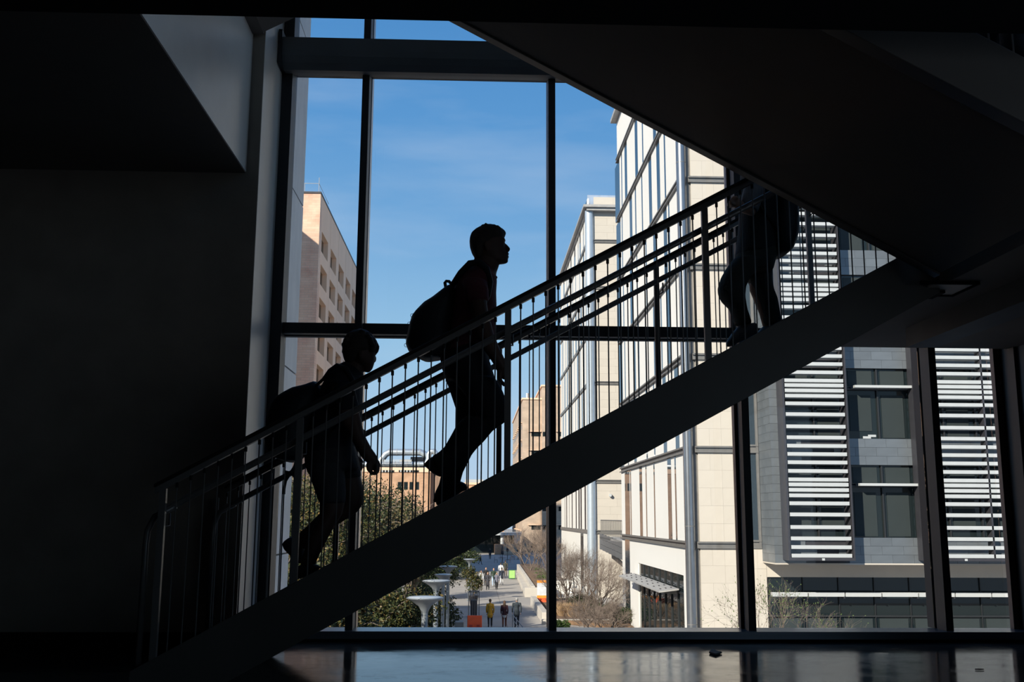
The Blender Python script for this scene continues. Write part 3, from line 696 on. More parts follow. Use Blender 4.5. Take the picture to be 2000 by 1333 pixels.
# ================================================================== brick building with roof ducts
pb = empty('brick_building', (-13, 215, GZ), 'orange brick building with large silver ducts on its roof, beyond the trees', 'building')
YB = 215.0
a = P_(700, 913, YB); b_ = P_(841, 913, YB)
build(bx(a.x-14, YB, GZ, b_.x, 240, a.z), 'brick_wall', m_orange, pb)
build(bx(a.x-14, YB-.2, a.z-1.0, b_.x+.1, 240, a.z), 'parapet_band', m_brickd, pb)
build(bx(b_.x, YB+1, GZ, P_(862, 920, YB).x, 262, a.z-.4), 'brick_wall', mat('louvre_brick', (.26, .17, .12), .9, var=.25, vscale=.6, stretch=(4, 4, .1)), pb)
for x0_, x1_ in ((743, 770), (779, 818)):
    q0, q1 = P_(x0_, 919, YB), P_(x1_, 923, YB); block('strip_window', m_dgl, pb, q0.x, YB-.25, q1.z, q1.x, YB+.1, q0.z)
    for t_ in range(int((x1_-x0_)/6)): q = P_(x0_+4+t_*6, 921, YB); block('window_mullion', m_lv, pb, q.x-.12, YB-.3, q1.z, q.x+.12, YB-.24, q0.z)
for x0_, x1_ in ((789, 796), (800, 807), (811, 818), (777, 784)):
    q0, q1 = P_(x0_, 942, YB), P_(x1_, 957, YB); block('window', m_dgl, pb, q0.x, YB-.05, q1.z, q1.x, YB+.1, q0.z)
def px(pts, Y): return [P_(x, y, Y) for x, y in pts]
build(MB().tube(px([(700, 908), (736, 908), (782, 908), (828, 908), (834, 905), (837, 898), (837, 888), (841, 883), (848, 882), (853, 890), (855, 905)], YB+2), .62, 12), 'roof_duct', m_duct, pb, True)
build(MB().tube(px([(738, 908), (745, 898), (753, 888), (760, 884), (790, 884), (820, 884), (828, 887), (831, 893)], YB+4), .72, 12), 'roof_duct', m_duct, pb, True)
for x_ in (760, 775, 790, 806, 820):
    q = px([(x_, 884), (x_+1, 884)], YB+4); build(MB().tube(q, .78, 12), 'duct_flange', m_corn, pb)
for x_ in (750, 772, 795, 818):
    q = px([(x_, 908), (x_+1, 908)], YB+2); build(MB().tube(q, .68, 12), 'duct_flange', m_corn, pb)
q0, q1 = P_(802, 893, YB+6), P_(832, 906, YB+6); block('roof_unit', m_chan, pb, q0.x, YB+6, q1.z, q1.x, YB+8, q0.z)
q0, q1 = P_(781, 898, YB+5), P_(803, 906, YB+5); block('roof_unit', m_corn, pb, q0.x, YB+5, q1.z, q1.x, YB+6, q0.z)
for k in range(22): q = P_(742+k*2.9, 905, YB+1); block('roof_rail_post', m_lv, pb, q.x-.08, YB+1, q.z-.2, q.x+.08, YB+1.1, q.z+.75)
lo = empty('low_brick_building', (0, 230, GZ), 'low orange brick building with pale rooftop unit, between the duct building and tower', 'building')
a, b_ = P_(895, 943, 230), P_(985, 943, 230)
build(bx(a.x-2, 230, GZ, b_.x, 240, a.z), 'brick_wall', m_orange, lo)
build(bx(P_(908, 940, 231).x, 231, a.z, P_(944, 940, 231).x, 236, P_(920, 937, 231).z), 'rooftop_unit', m_lv, lo)
build(bx(a.x-2.1, 229.8, a.z-.5, b_.x, 240, a.z), 'parapet_band', m_brickd, lo)

# ================================================================== trees and shrubs
def leafmat(name, cols, rough=.55):
    m = bpy.data.materials.new(name); m.use_nodes = True; MATS[name] = m
    t = m.node_tree; b = t.nodes['Principled BSDF']; g = t.nodes.new('ShaderNodeNewGeometry'); r = t.nodes.new('ShaderNodeValToRGB')
    b.inputs['Roughness'].default_value = rough; b.inputs['Specular IOR Level'].default_value = .35
    r.color_ramp.elements[0].color = (*cols[0], 1); r.color_ramp.elements[1].color = (*cols[-1], 1)
    for i, c in enumerate(cols[1:-1]): e = r.color_ramp.elements.new((i+1)/(len(cols)-1)); e.color = (*c, 1)
    t.links.new(g.outputs['Random Per Island'], r.inputs[0]); t.links.new(r.outputs[0], b.inputs['Base Color'])
    return m
l_oak = leafmat('oak_leaves', [(.012, .02, .008), (.028, .04, .012), (.05, .062, .016), (.12, .105, .03), (.03, .045, .014), (.24, .14, .045)])
l_dark = leafmat('dark_leaves', [(.010, .018, .008), (.018, .032, .010), (.035, .052, .016), (.07, .085, .025)])
l_brown = leafmat('autumn_leaves', [(.05, .06, .018), (.12, .095, .04), (.22, .16, .09), (.07, .075, .025), (.28, .21, .13)])
l_shrub = leafmat('shrub_leaves', [(.05, .09, .025), (.10, .16, .04), (.15, .21, .07)])
l_grass = leafmat('dry_grass', [(.34, .22, .12), (.48, .32, .18), (.58, .42, .27)])
def leaves(name, pts, size, m, parent, seed=0, flat=.5):
    """one leaf blade (a bent pair of triangles) per point"""
    rg = np.random.default_rng(seed); n = len(pts); P = np.asarray(pts, dtype=np.float32)
    a = rg.normal(size=(n, 3)); a /= np.linalg.norm(a, axis=1)[:, None]
    b = rg.normal(size=(n, 3)); b -= (b*a).sum(1)[:, None]*a; b /= np.linalg.norm(b, axis=1)[:, None]
    s = (size*rg.uniform(.6, 1.35, n))[:, None]
    org = np.array(wloc(parent)) ; P = P - org
    c = np.cross(a, b)*s*.12
    v = np.stack([P-a*s*.5, P+b*s*.28+c, P+a*s*.5, P-b*s*.28+c], 1).reshape(-1, 3)
    me = bpy.data.meshes.new(name); me.vertices.add(4*n); me.vertices.foreach_set('co', v.astype(np.float32).ravel())
    me.loops.add(4*n); me.loops.foreach_set('vertex_index', np.arange(4*n, dtype=np.int32))
    me.polygons.add(n); me.polygons.foreach_set('loop_start', np.arange(0, 4*n, 4, dtype=np.int32))
    me.update(calc_edges=True); me.validate(); me.materials.append(m)
    o = bpy.data.objects.new(name, me); COL.objects.link(o); o.parent = parent; o['kind'] = 'stuff'; return o
def crownpts(blobs, n, rg):
    V = np.array([b[3]*b[4]*b[5] for b in blobs])**(2/3); V = V/V.sum(); out = []
    for b, f in zip(blobs, V):
        k = int(n*f); d = rg.normal(size=(k, 3)); d /= np.linalg.norm(d, axis=1)[:, None]
        # clumps
        cl = rg.normal(size=(26, 3)); cl /= np.linalg.norm(cl, axis=1)[:, None]
        j = rg.integers(0, 26, k); d = d*.33+cl[j]*rg.uniform(.75, 1.08, (26, 1))[j]*.85
        d *= rg.uniform(.72, 1.0, k)[:, None]
        out.append(np.array(b[:3])+d*np.array(b[3:6]))
    return np.concatenate(out)
def tree(x, y, top, r, label, m=l_oak, n=16000, size=.16, seed=1, z0=None, name='live_oak'):
    rg = np.random.default_rng(seed); zb = GZ if z0 is None else z0
    t_ = empty(name, (x, y, zb), label, 'tree', 'trees beside the walkway')
    h = top-zb; cz = top-r*.85
    blobs = [(x, y, cz, r*.75, r*.75, r*.8)]
    for i in range(9):
        a = rg.uniform(0, 2*pi); e = rg.uniform(-.7, .75); q = rg.uniform(.42, .62)*r
        blobs.append((x+cos(a)*cos(e)*r*.62, y+sin(a)*cos(e)*r*.62, cz+sin(e)*r*.62, q, q, q*.8))
    leaves('foliage', crownpts(blobs, int(n*1.6), rg), size*.84, m, t_, seed)
    mb = MB(); mb.tube([(x, y, zb), (x+.1, y, zb+h*.25), (x-.05, y+.1, zb+h*.45)], [.28, .22, .17], 8)
    for b in blobs[1:]:
        mb.tube([(x, y, zb+h*.35), ((x+b[0])/2+.1, (y+b[1])/2, (zb+h*.35+b[2])/2+.2), b[:3]], [.13, .08, .03], 6)
    build(mb, 'trunk', m_bark, t_, True)
    # bare twigs poking out
    mb = MB()
    for i in range(60):
        b = blobs[rg.integers(1, len(blobs))]; d = Vector(rg.normal(size=3)); d.z = abs(d.z); d.normalize()
        p = Vector(b[:3]); mb.tube([p+d*b[3]*.3, p+d*b[3]*.8+Vector((.05, 0, .1)), p+d*b[3]*1.15], [.02, .013, .005], 3)
    o = build(mb, 'twigs', m_twig, t_); o['kind'] = 'stuff'
    return t_
def tp(px_, Y): return at(px_, 1000, Y=Y).x
def tz(py, Y): return at(700, py, Y=Y).z
tree(tp(560, 36), 36, tz(890, 36), 3.6, 'nearest live oak, green and gold leaves, left of the stair people', l_oak, 26000, .13, 1)
tree(tp(655, 45), 45, tz(925, 45), 3.2, 'live oak with brownish leaves second from the left wall', l_brown, 20000, .14, 2)
tree(tp(738, 52), 52, tz(922, 52), 3.1, 'dark green oak in front of the brick duct building', l_dark, 20000, .15, 3)
tree(tp(785, 40), 40, tz(985, 40), 1.9, 'dry tan and green tree below the dark green oak', l_brown, 14000, .13, 4)
tree(tp(800, 66), 66, tz(985, 66), 3.3, 'dark oak standing behind the round lamps', l_dark, 14000, .17, 5)
tree(tp(836, 86), 86, tz(1040, 86), 2.9, 'dark oak beside the farthest lamp', l_dark, 12000, .19, 6)
tree(tp(868, 112), 112, tz(1040, 112), 3.6, 'farthest dark oak left of the walkway', l_dark, 9000, .24, 7)
tree(tp(840, 62), 62, tz(1130, 62), 2.0, 'low dark leafy bush tree under the lamps', l_dark, 9000, .15, 8, name='bush')
tree(tp(745, 31), 31, tz(1135, 31), 1.7, 'low golden green bush at the bottom behind the sill', l_oak, 12000, .12, 9, name='bush')
tree(tp(615, 26), 26, tz(1075, 26), 1.6, 'low green bush at the far left behind the stair foot', l_oak, 12000, .12, 10, name='bush')
def grow(mb, p, d, L, r, lev, rg, spread=.45, up_=.15):
    q = p+d*L*.5+Vector(rg.normal(size=3))*L*.05; e = p+d*L
    mb.tube([p, q, e], [r, r*.8, r*.6], 4 if lev > 3 else 3, cap=False)
    if lev == 0: return
    for i in range(3 if lev > 1 else 4):
        nd = (d+Vector(rg.normal(size=3))*spread+Vector((0, 0, up_))).normalized()
        grow(mb, p+d*L*rg.uniform(.55, 1), nd, L*rg.uniform(.62, .85), r*.60, lev-1, rg, spread, up_)
def baretree(x, y, h, label, seed, trunks=4, lev=5, z0=GZ, name='bare_crape_myrtle', leafy=None, spread=.4, r0_=.06, group='bare shrubs and trees'):
    rg = np.random.default_rng(seed)
    t_ = empty(name, (x, y, z0), label, 'tree', group); mb = MB(); tips = MB()
    for i in range(trunks):
        d = Vector((rg.normal()*.35, rg.normal()*.35, 1)).normalized()
        grow(mb, Vector((x+rg.normal()*.12, y+rg.normal()*.12, z0)), d, h*.34, r0_, lev, rg, spread)
    o = build(mb, 'branches', m_twig, t_); o['kind'] = 'stuff'
    if leafy:
        P = [v for v in mb.v if v[2] > z0+h*.4]; P = [P[i] for i in rg.integers(0, len(P), leafy)]
        leaves('foliage', P, .06, l_shrub, t_, seed)
    return t_
bare = [(1035, 118, 5.2, 'bare twiggy tree rising behind the planter wall, leftmost'), (1052, 122, 5.4, 'bare twiggy tree just left of the central mullion'),
        (1022, 130, 5.2, 'small bare tree at the far end of the planter'), (1072, 112, 4.8, 'bare tree partly behind the central mullion')]
for i, (a, y, h, l) in enumerate(bare): baretree(tp(a, y), y, h, l, 20+i, 4, 5, GZ+.7, spread=.36)
bare = [(1108, 76, 4.6, 'bare shrub tree right beside the central mullion'), (1135, 75, 4.9, 'bare brown tree in front of the terrace'), (1165, 66, 4.2, 'bare brown shrub below the terrace balcony'),
        (1196, 57, 2.5, 'low bare bush at the foot of the near cream block'), (1150, 60, 2.3, 'tangled low grey bush behind the cream planter wall'), (1222, 48, 1.5, 'low bare bush before the shop window')]
for i, (a, y, h, l) in enumerate(bare): baretree(tp(a, y), y, h, l, 40+i, 5, 6, GZ, spread=.45, r0_=.05)
baretree(tp(1512, 38), 38, 5.4, 'thin yellow green sapling in front of the ribbon window', 60, 3, 5, GZ, 'sapling', 1500, .42, .03)
def shrub(x, y, z, r, label, m=l_shrub, n=3500, size=.10, seed=1, name='round_shrub'):
    rg = np.random.default_rng(seed); t_ = empty(name, (x, y, z), label, 'shrub', 'low shrubs in the planting beds')
    blobs = [(x+rg.normal()*r*.4, y+rg.normal()*r*.3, z+r*.45, r*.6, r*.6, r*.5) for _ in range(5)]
    leaves('foliage', crownpts(blobs, n, rg), size, m, t_, seed)
    mb = MB()
    for b in blobs: mb.tube([(x, y, z), b[:3]], [.04, .015], 4)
    build(mb, 'stems', m_bark, t_); return t_
for i, (a, y, yy, r, l) in enumerate(((1040, 124, 1114, .6, 'green clipped shrub at the left end of the planter'), (1052, 119, 1116, .7, 'green shrub behind the planter wall, middle'), (1055, 112, 1122, .6, 'dull green low shrub on the mulch bed'),
        (1062, 103, 1128, .6, 'low green shrub left of the central mullion'), (1099, 63.5, 1222, .55, 'small green mound before the cream planter wall'), (1140, 76, 1180, 1.3, 'dark green shrub among the bare bushes'), (1185, 70, 1195, 1.1, 'dark shrub below the terrace stairs'), (1215, 64, 1200, .9, 'green shrub by the slot window'))):
    q = at(a, yy, Y=y); shrub(q.x, y, max(GZ, q.z-r*.5), r, l, l_shrub if i < 5 else l_dark, seed=80+i)
def grassclump(x, y, z, r, h, label, seed):
    rg = np.random.default_rng(seed); t_ = empty('ornamental_grass', (x, y, z), label, 'grass', 'dry ornamental grasses'); mb = MB()
    for i in range(420):
        a = rg.uniform(0, 2*pi); q = r*sqrt(rg.uniform(0, 1)); p = Vector((x+cos(a)*q*.6, y+sin(a)*q*.6, z)); k = h*rg.uniform(.6, 1.1)
        e = p+Vector((cos(a)*q*.9, sin(a)*q*.9, k)); mid = p.lerp(e, .5)+Vector((0, 0, k*.12)); w_ = Vector((.02, .01, 0))
        b = len(mb.v); mb.v += [tuple(p-w_), tuple(p+w_), tuple(mid+w_), tuple(mid-w_), tuple(e)]; mb.f += [(b, b+1, b+2, b+3), (b+3, b+2, b+4)]
    o = build(mb, 'blades', l_grass, t_); o['kind'] = 'stuff'; return t_
for i, (a, y) in enumerate(((1093, 70), (1104, 69), (1116, 71), (1124, 68.5))):
    q = at(a, 1208, Y=y); grassclump(q.x, y, q.z-.1, .55, 1.05, ['tan dry grass clump right of the central mullion', 'second tan grass clump from the mullion', 'third tan grass clump, beside the bare bush', 'smaller tan grass clump farthest right in the bed'][i], 100+i)

# ================================================================== planting beds, walls, street furniture
o = build(MB().prism([(at(1025, 1167, Z=GZ).x, 88, GZ), (6.9, 88, GZ), (6.9, 88.0, -4.9), (at(1025, 1167, Z=GZ).x, 88, -4.9)], (0, .5, 0)), 'planter_wall', m_lime, bevel=.02); tag(o, 'pale limestone seat wall end facing the viewer, left of the mullion', 'wall', 'limestone planter walls')
xa_, xb_ = at(1025, 1167, Z=GZ).x, at(1008, 1127, Z=GZ).x
o = build(MB().prism([(xa_, 88.5, GZ), (xa_+.55, 88.5, GZ), (xb_+.55, 118, GZ), (xb_, 118, GZ)], (0, 0, .45)), 'bench_wall', m_lime, bevel=.02); tag(o, 'long low limestone bench wall along the walkway', 'wall', 'limestone planter walls')
o = build(MB().prism([(xa_+.56, 88.5, GZ), (xa_+.9, 88.5, GZ), (xb_+.9, 130, GZ), (xb_+.56, 130, GZ)], (0, 0, .88)), 'planter_wall', m_lime, bevel=.02); tag(o, 'long higher limestone wall behind the bench wall', 'wall', 'limestone planter walls')
struct('ground_bed', MB().prism([(xa_+.9, 88.51, GZ+.01), (6.9, 88.51, GZ+.01), (8.4, 135, GZ+.01), (xb_+.9, 135, GZ+.01)], (0, 0, .70)), m_mulch)
struct('ground_bed_near', MB().prism([(5.2, 66.7, GZ+.01), (9.6, 62, GZ+.01), (9.6, 84, GZ+.01), (5.2, 84, GZ+.01)], (0, 0, .25)), m_mulch)
q = at(1110, 1211, Y=66)
o = build(bx(at(1058, 1215, Y=66).x, 66, GZ, 9.4, 66.4, q.z), 'planter_wall', m_lime, bevel=.02); tag(o, 'cream planter wall right above the sill beside the mullion', 'wall', 'limestone planter walls')
o = build(bx(at(1052, 1215, Y=70).x, 66.4, GZ, at(1052, 1215, Y=70).x+.4, 80, GZ+.7), 'planter_wall', m_lime, bevel=.02); tag(o, 'short sunlit wall edge running away, left of the mullion', 'wall', 'limestone planter walls')
o = build(bx(at(1085, 1150, Y=92).x, 92.5, GZ, at(1118, 1150, Y=92).x, 92.8, tz(1134, 92)-.02), 'screen_wall', m_panel); tag(o, 'pale low screen wall seen through the bare shrubs', 'wall')
# lamps
def lamp(px_, py, Y, label, lit=False, rad=.50):
    q = at(px_, py, Y=Y); t_ = empty('plaza_lamp', (q.x, Y, GZ), label, 'lamp', 'round funnel lamps along the walkway')
    build(MB().tube([(q.x, Y, GZ), (q.x, Y, q.z-.34)], .088, 14), 'pole', m_lampm, t_, 'auto')
    build(MB().lathe((q.x, Y, q.z), [(.088, -.40), (.105, -.34), (.17, -.22), (.36, -.09), (rad-.03, -.035), (rad, -.02), (rad, 0), (rad-.02, .008)], 28), 'funnel', m_lampm, t_, 'auto')
    build(MB().lathe((q.x, Y, q.z), [(rad-.03, .004), (rad-.06, .022), (.2, .04), (.01, .045)], 28), 'lens', m_lampt, t_, True)
    build(MB().lathe((q.x, Y, GZ), [(.2, 0), (.2, .03), (.1, .06)], 16), 'base', m_lampm, t_)
    return t_
lamp(830, 1168, 28, 'nearest and lowest funnel lamp, in shade'); lamp(852, 1135, 36.5, 'second funnel lamp, just behind and right of the nearest')
lamp(875.5, 1107, 55, 'third funnel lamp with brightly lit pole'); lamp(866, 1123, 51, 'funnel lamp with bright pole partly hidden behind the second lamp', rad=.45); lamp(917, 1093, 84, 'farthest tall funnel lamp beside the potted tree')
# safety barriers
m_org = mat('barrier_orange', (.80, .10, .02), .5)
def barrier(px_, py, Y, L, label, h=.85):
    q = at(px_, py, Y=Y); t_ = empty('safety_barrier', (q.x, Y, GZ), label, 'barrier')
    P = [(q.x-L/2, Y-.28, GZ), (q.x-L/2, Y+.28, GZ), (q.x-L/2, Y+.14, GZ+.3), (q.x-L/2, Y+.09, GZ+h), (q.x-L/2, Y-.09, GZ+h), (q.x-L/2, Y-.14, GZ+.3)]
    build(MB().prism(P, (L, 0, 0)), 'body', m_org, t_, bevel=.03)
    for k in (-.25, .25): build(bx(q.x+k*L-.09, Y-.2, GZ+.42, q.x+k*L+.09, Y-.10, GZ+.55), 'recess_shade', mat('barrier_shadow', (.5, .05, .02), .6), t_)  # raised darker orange blocks, shade of the recesses painted as colour
    build(bx(q.x-L/2, Y-.06, GZ+h, q.x+L/2, Y+.06, GZ+h+.05), 'top_rib', m_org, t_)
barrier(927, 1215, 60.5, .85, 'orange red plastic safety barrier at the bottom beside the wire cage', 1.0)
barrier(1060, 1180, 80, 1.1, 'red plastic barrier below the orange banded sign', .5)
# orange banded sign and green board
q = at(1066, 1150, Y=81); sg = empty('banner_sign', (q.x, 81, GZ), 'white sign with orange bands top and bottom on thin legs', 'sign')
za, zb_ = tz(1133, 81), tz(1168, 81)
build(bx(q.x-.68, 81, zb_, q.x+.68, 81.04, za), 'board', mat('sign_white', (.62, .64, .68), .6), sg)
build(bx(q.x-.69, 80.985, za-.2, q.x+.69, 81.0, za).box(q.x-.69, 80.985, zb_, q.x+.69, 81.0, zb_+.2), 'orange_band', mat('sign_orange', (.85, .30, .04), .5), sg)
build(MB().tube([(q.x-.6, 81.05, GZ), (q.x-.6, 81.05, za)], .02, 6).tube([(q.x+.6, 81.05, GZ), (q.x+.6, 81.05, za)], .02, 6).tube([(q.x-.6, 81.05, zb_-.15), (q.x+.6, 81.05, zb_-.15)], .015, 5), 'stand', m_zdark, sg)
build(MB().lathe((q.x+.35, 80.97, (za+zb_)/2-.05), [(.01, -.2), (.26, -.1), (.30, 0), (.22, .12), (.01, .2)], 10), 'picture_tuft', mat('sign_picture', (.30, .34, .24), .9), sg) if 0 else None
q = at(1000, 1132, Z=GZ); gs = empty('sandwich_board', (q.x, q.y, GZ), 'bright green sandwich board standing on the walkway', 'sign')
m_gr = mat('sign_green', (.28, .52, .14), .6); m_gf = mat('sign_frame', (.03, .12, .05), .5)
build(MB().prism([(q.x-.36, q.y, GZ+.05), (q.x+.36, q.y, GZ+.05), (q.x+.36, q.y+.18, GZ+.98), (q.x-.36, q.y+.18, GZ+.98)], (0, .02, 0)), 'frame', m_gf, gs)
build(MB().prism([(q.x-.31, q.y-.012, GZ+.12), (q.x+.31, q.y-.012, GZ+.12), (q.x+.31, q.y+.145, GZ+.92), (q.x-.31, q.y+.145, GZ+.92)], (0, .012, 0)), 'poster', m_gr, gs)
build(MB().prism([(q.x-.36, q.y+.4, GZ), (q.x+.36, q.y+.4, GZ), (q.x+.36, q.y+.2, GZ+.98), (q.x-.36, q.y+.2, GZ+.98)], (0, .02, 0)), 'back_panel', m_gf, gs)
# steel handrail of the steps, wire cage, bench box
hr = empty('steel_handrail', (2.2, 61, GZ), 'slanting double steel handrail beside the man in the grey jacket', 'handrail')
for dz in (0, -.28):
    a, b_ = at(1001, 1201, Y=62.0)+Vector((0, 0, dz)), at(1026, 1232, Y=58)+Vector((0, 0, dz)); build(MB().tube([a, b_], .025, 8), 'rail', m_lampm, hr, True)
a = at(1001, 1201, Y=62.0); build(MB().tube([(a.x, 62, GZ), a], .025, 8), 'post', m_lampm, hr); b_ = at(1026, 1232, Y=58); build(MB().tube([(b_.x, 58, GZ-.0), b_], .025, 8), 'post', m_lampm, hr)
cg = empty('wire_cage', (-.1, 70, GZ), 'grey steel post cage around a dark bin left of the walkers', 'enclosure')
q0, q1 = at(915, 1200, Y=70), at(936, 1157, Y=70)
for k in range(6): xk = q0.x+(q1.x-q0.x)*k/5; build(MB().tube([(xk, 70, GZ), (xk, 70, q1.z)], .025, 6), 'post', m_chan, cg); build(MB().tube([(xk, 71, GZ), (xk, 71, q1.z)], .025, 6), 'post', m_chan, cg)
build(MB().tube([(q0.x, 70, q1.z), (q1.x, 70, q1.z), (q1.x, 71, q1.z), (q0.x, 71, q1.z), (q0.x, 70, q1.z)], .03, 6), 'top_frame', m_chan, cg)
build(bx(q0.x+.15, 70.2, GZ, q1.x-.15, 70.8, q1.z-.55), 'bin', m_zdark, cg, bevel=.05)
q = at(897, 1216, Y=60); o = build(bx(q.x-.25, 60, GZ, q.x+.25, 61, q.z), 'utility_box', m_chan, bevel=.03); tag(o, 'small grey box at the bottom left of the orange barrier', 'box')
q = at(925, 1150, Y=80); pt = empty('potted_tree', (q.x, 80, GZ), 'small leafy tree in a dark pot beside the farthest lamp', 'plant')
build(MB().lathe((q.x, 80, GZ), [(.25, 0), (.38, .7), (.42, .72), (.36, .68)], 14), 'pot', m_zdark, pt, True)
rg = np.random.default_rng(5); leaves('foliage', crownpts([(q.x, 80, GZ+1.75, .7, .7, .9), (q.x-.4, 80, GZ+2.4, .6, .6, .6)], 2600, rg), .12, l_oak, pt, 5)
build(MB().tube([(q.x, 80, GZ+.6), (q.x-.1, 80, GZ+1.8)], .05, 6), 'trunk', m_bark, pt)
# cafe tables with closed parasols in the shade
for i, (a, yy) in enumerate(((981, 1100), (991, 1094), (1012, 1093), (1092, 1128), (1104, 1124))):
    q = at(a, yy, Z=GZ) if i < 3 else Vector((tp(a, 96), 96+i, GZ))
    lab = ['dark cafe table with folded parasol in the shaded plaza', 'second dark cafe table with folded parasol, right of the first', 'dark cafe table before the clipped shrubs', 'metal cafe table glimpsed right of the central mullion', 'second metal cafe table behind the bare shrubs'][i]
    tb = empty('cafe_table', (q.x, q.y, GZ), lab, 'table', 'cafe tables on the plaza'); mm = m_zdark if i < 3 else m_lampm
    build(MB().lathe((q.x, q.y, GZ), [(.6, .72), (.62, .74), (.6, .76)], 16), 'table_top', mm, tb)
    build(MB().tube([(q.x, q.y, GZ), (q.x, q.y, GZ+.72)], .05, 8), 'leg', mm, tb); build(MB().lathe((q.x, q.y, GZ), [(.35, 0), (.3, .04), (.05, .06)], 12), 'base', mm, tb)
    if i < 3: build(MB().lathe((q.x, q.y, GZ), [(.03, .76), (.04, 1.2), (.22, 1.35), (.16, 2.0), (.03, 2.6)], 10), 'parasol', m_zdark, tb, True)
    for s_ in (-1, 1):
        ch = empty('cafe_chair', (q.x+s_*.95, q.y, GZ), lab.replace('cafe table', 'cafe chair', 1) + (', left seat' if s_ < 0 else ', right seat') if 0 else ('%s chair %s of the %s' % ('dark metal' if i < 3 else 'pale metal', 'left' if s_ < 0 else 'right', ['first shaded cafe table', 'second shaded cafe table', 'cafe table before the clipped shrubs', 'cafe table right of the mullion', 'cafe table behind bare shrubs'][i])), 'chair', 'chairs around the cafe tables')
        cx = q.x+s_*.95
        build(bx(cx-.22, q.y-.22, GZ+.42, cx+.22, q.y+.22, GZ+.46), 'seat', mm, ch); build(bx(cx+s_*.20-.02, q.y-.2, GZ+.46, cx+s_*.20+.02, q.y+.2, GZ+.88), 'backrest', mm, ch)
        for u in (-.2, .2):
            for v in (-.2, .2): build(MB().tube([(cx+u, q.y+v, GZ), (cx+u, q.y+v, GZ+.42)], .02, 5), 'leg', mm, ch)

# ================================================================== people: shared tools
def remesh(mb, name, m, parent, voxel, smooth=2, root_loc=None, disp=0):
    """closes the collected volumes into one continuous surface"""
    org = wloc(parent) if parent else Vector(root_loc)
    me = mb.mesh(name, org); fixnormals(me)
    o = bpy.data.objects.new(name, me); COL.objects.link(o)
    r = o.modifiers.new('r', 'REMESH'); r.mode = 'VOXEL'; r.voxel_size = voxel
    if smooth: s = o.modifiers.new('s', 'SMOOTH'); s.factor = .5; s.iterations = smooth
    if voxel < .0125: d_ = o.modifiers.new('d', 'DISPLACE'); d_.mid_level = 0; d_.strength = .006 if voxel > .007 else .004
    dg = bpy.context.evaluated_depsgraph_get(); dg.update(); n = bpy.data.meshes.new_from_object(o.evaluated_get(dg))
    o.modifiers.clear(); o.data = n; n.name = name; bpy.data.meshes.remove(me)
    n.materials.clear(); n.materials.append(m); n.polygons.foreach_set('use_smooth', [True]*len(n.polygons))
    if parent: o.parent = parent
    else: o.location = org
    return o
def etube(mb, pts, n=12):
    """tube through (point, radius) or (point, radius, depth radius)"""
    P = [Vector(p[0]) for p in pts]; R = []
    for i, p in enumerate(P):
        d = (P[min(i+1, len(P)-1)]-P[max(i-1, 0)]).normalized(); yv = Vector((0, 1, 0))
        a = d.cross(yv); a = a.normalized() if a.length > .2 else Vector((1, 0, 0)); b = a.cross(d).normalized()
        ra_, rb_ = pts[i][1], pts[i][2] if len(pts[i]) > 2 else pts[i][1]
        R.append([p+a*(ra_*cos(2*pi*k/n))+b*(rb_*sin(2*pi*k/n)) for k in range(n)])
    mb.rings(R); mb.ball(P[0], (pts[0][1]*.95,)*3 if len(pts[0]) < 3 else (min(pts[0][1:3])*.95,)*3); mb.ball(P[-1], (min(pts[-1][1:])*.95,)*3); return mb
skin_l = mat('skin_light', (.45, .26, .18), .6); skin_d = mat('skin_dark', (.085, .042, .028), .6)
def cloth(name, c, rough=.85): return mat('cloth_'+name, c, rough, var=.15, vscale=12, bump=.2, bscale=60)
hair_b = mat('hair_dark_brown', (.035, .022, .015), .7, bump=.3, bscale=90); hair_br = mat('hair_brown', (.10, .055, .03), .7); hair_g = mat('hair_grey', (.30, .29, .28), .7)
shoe_k = mat('shoe_black', (.012, .012, .014), .5); shoe_w = mat('shoe_pale', (.45, .44, .42), .6)
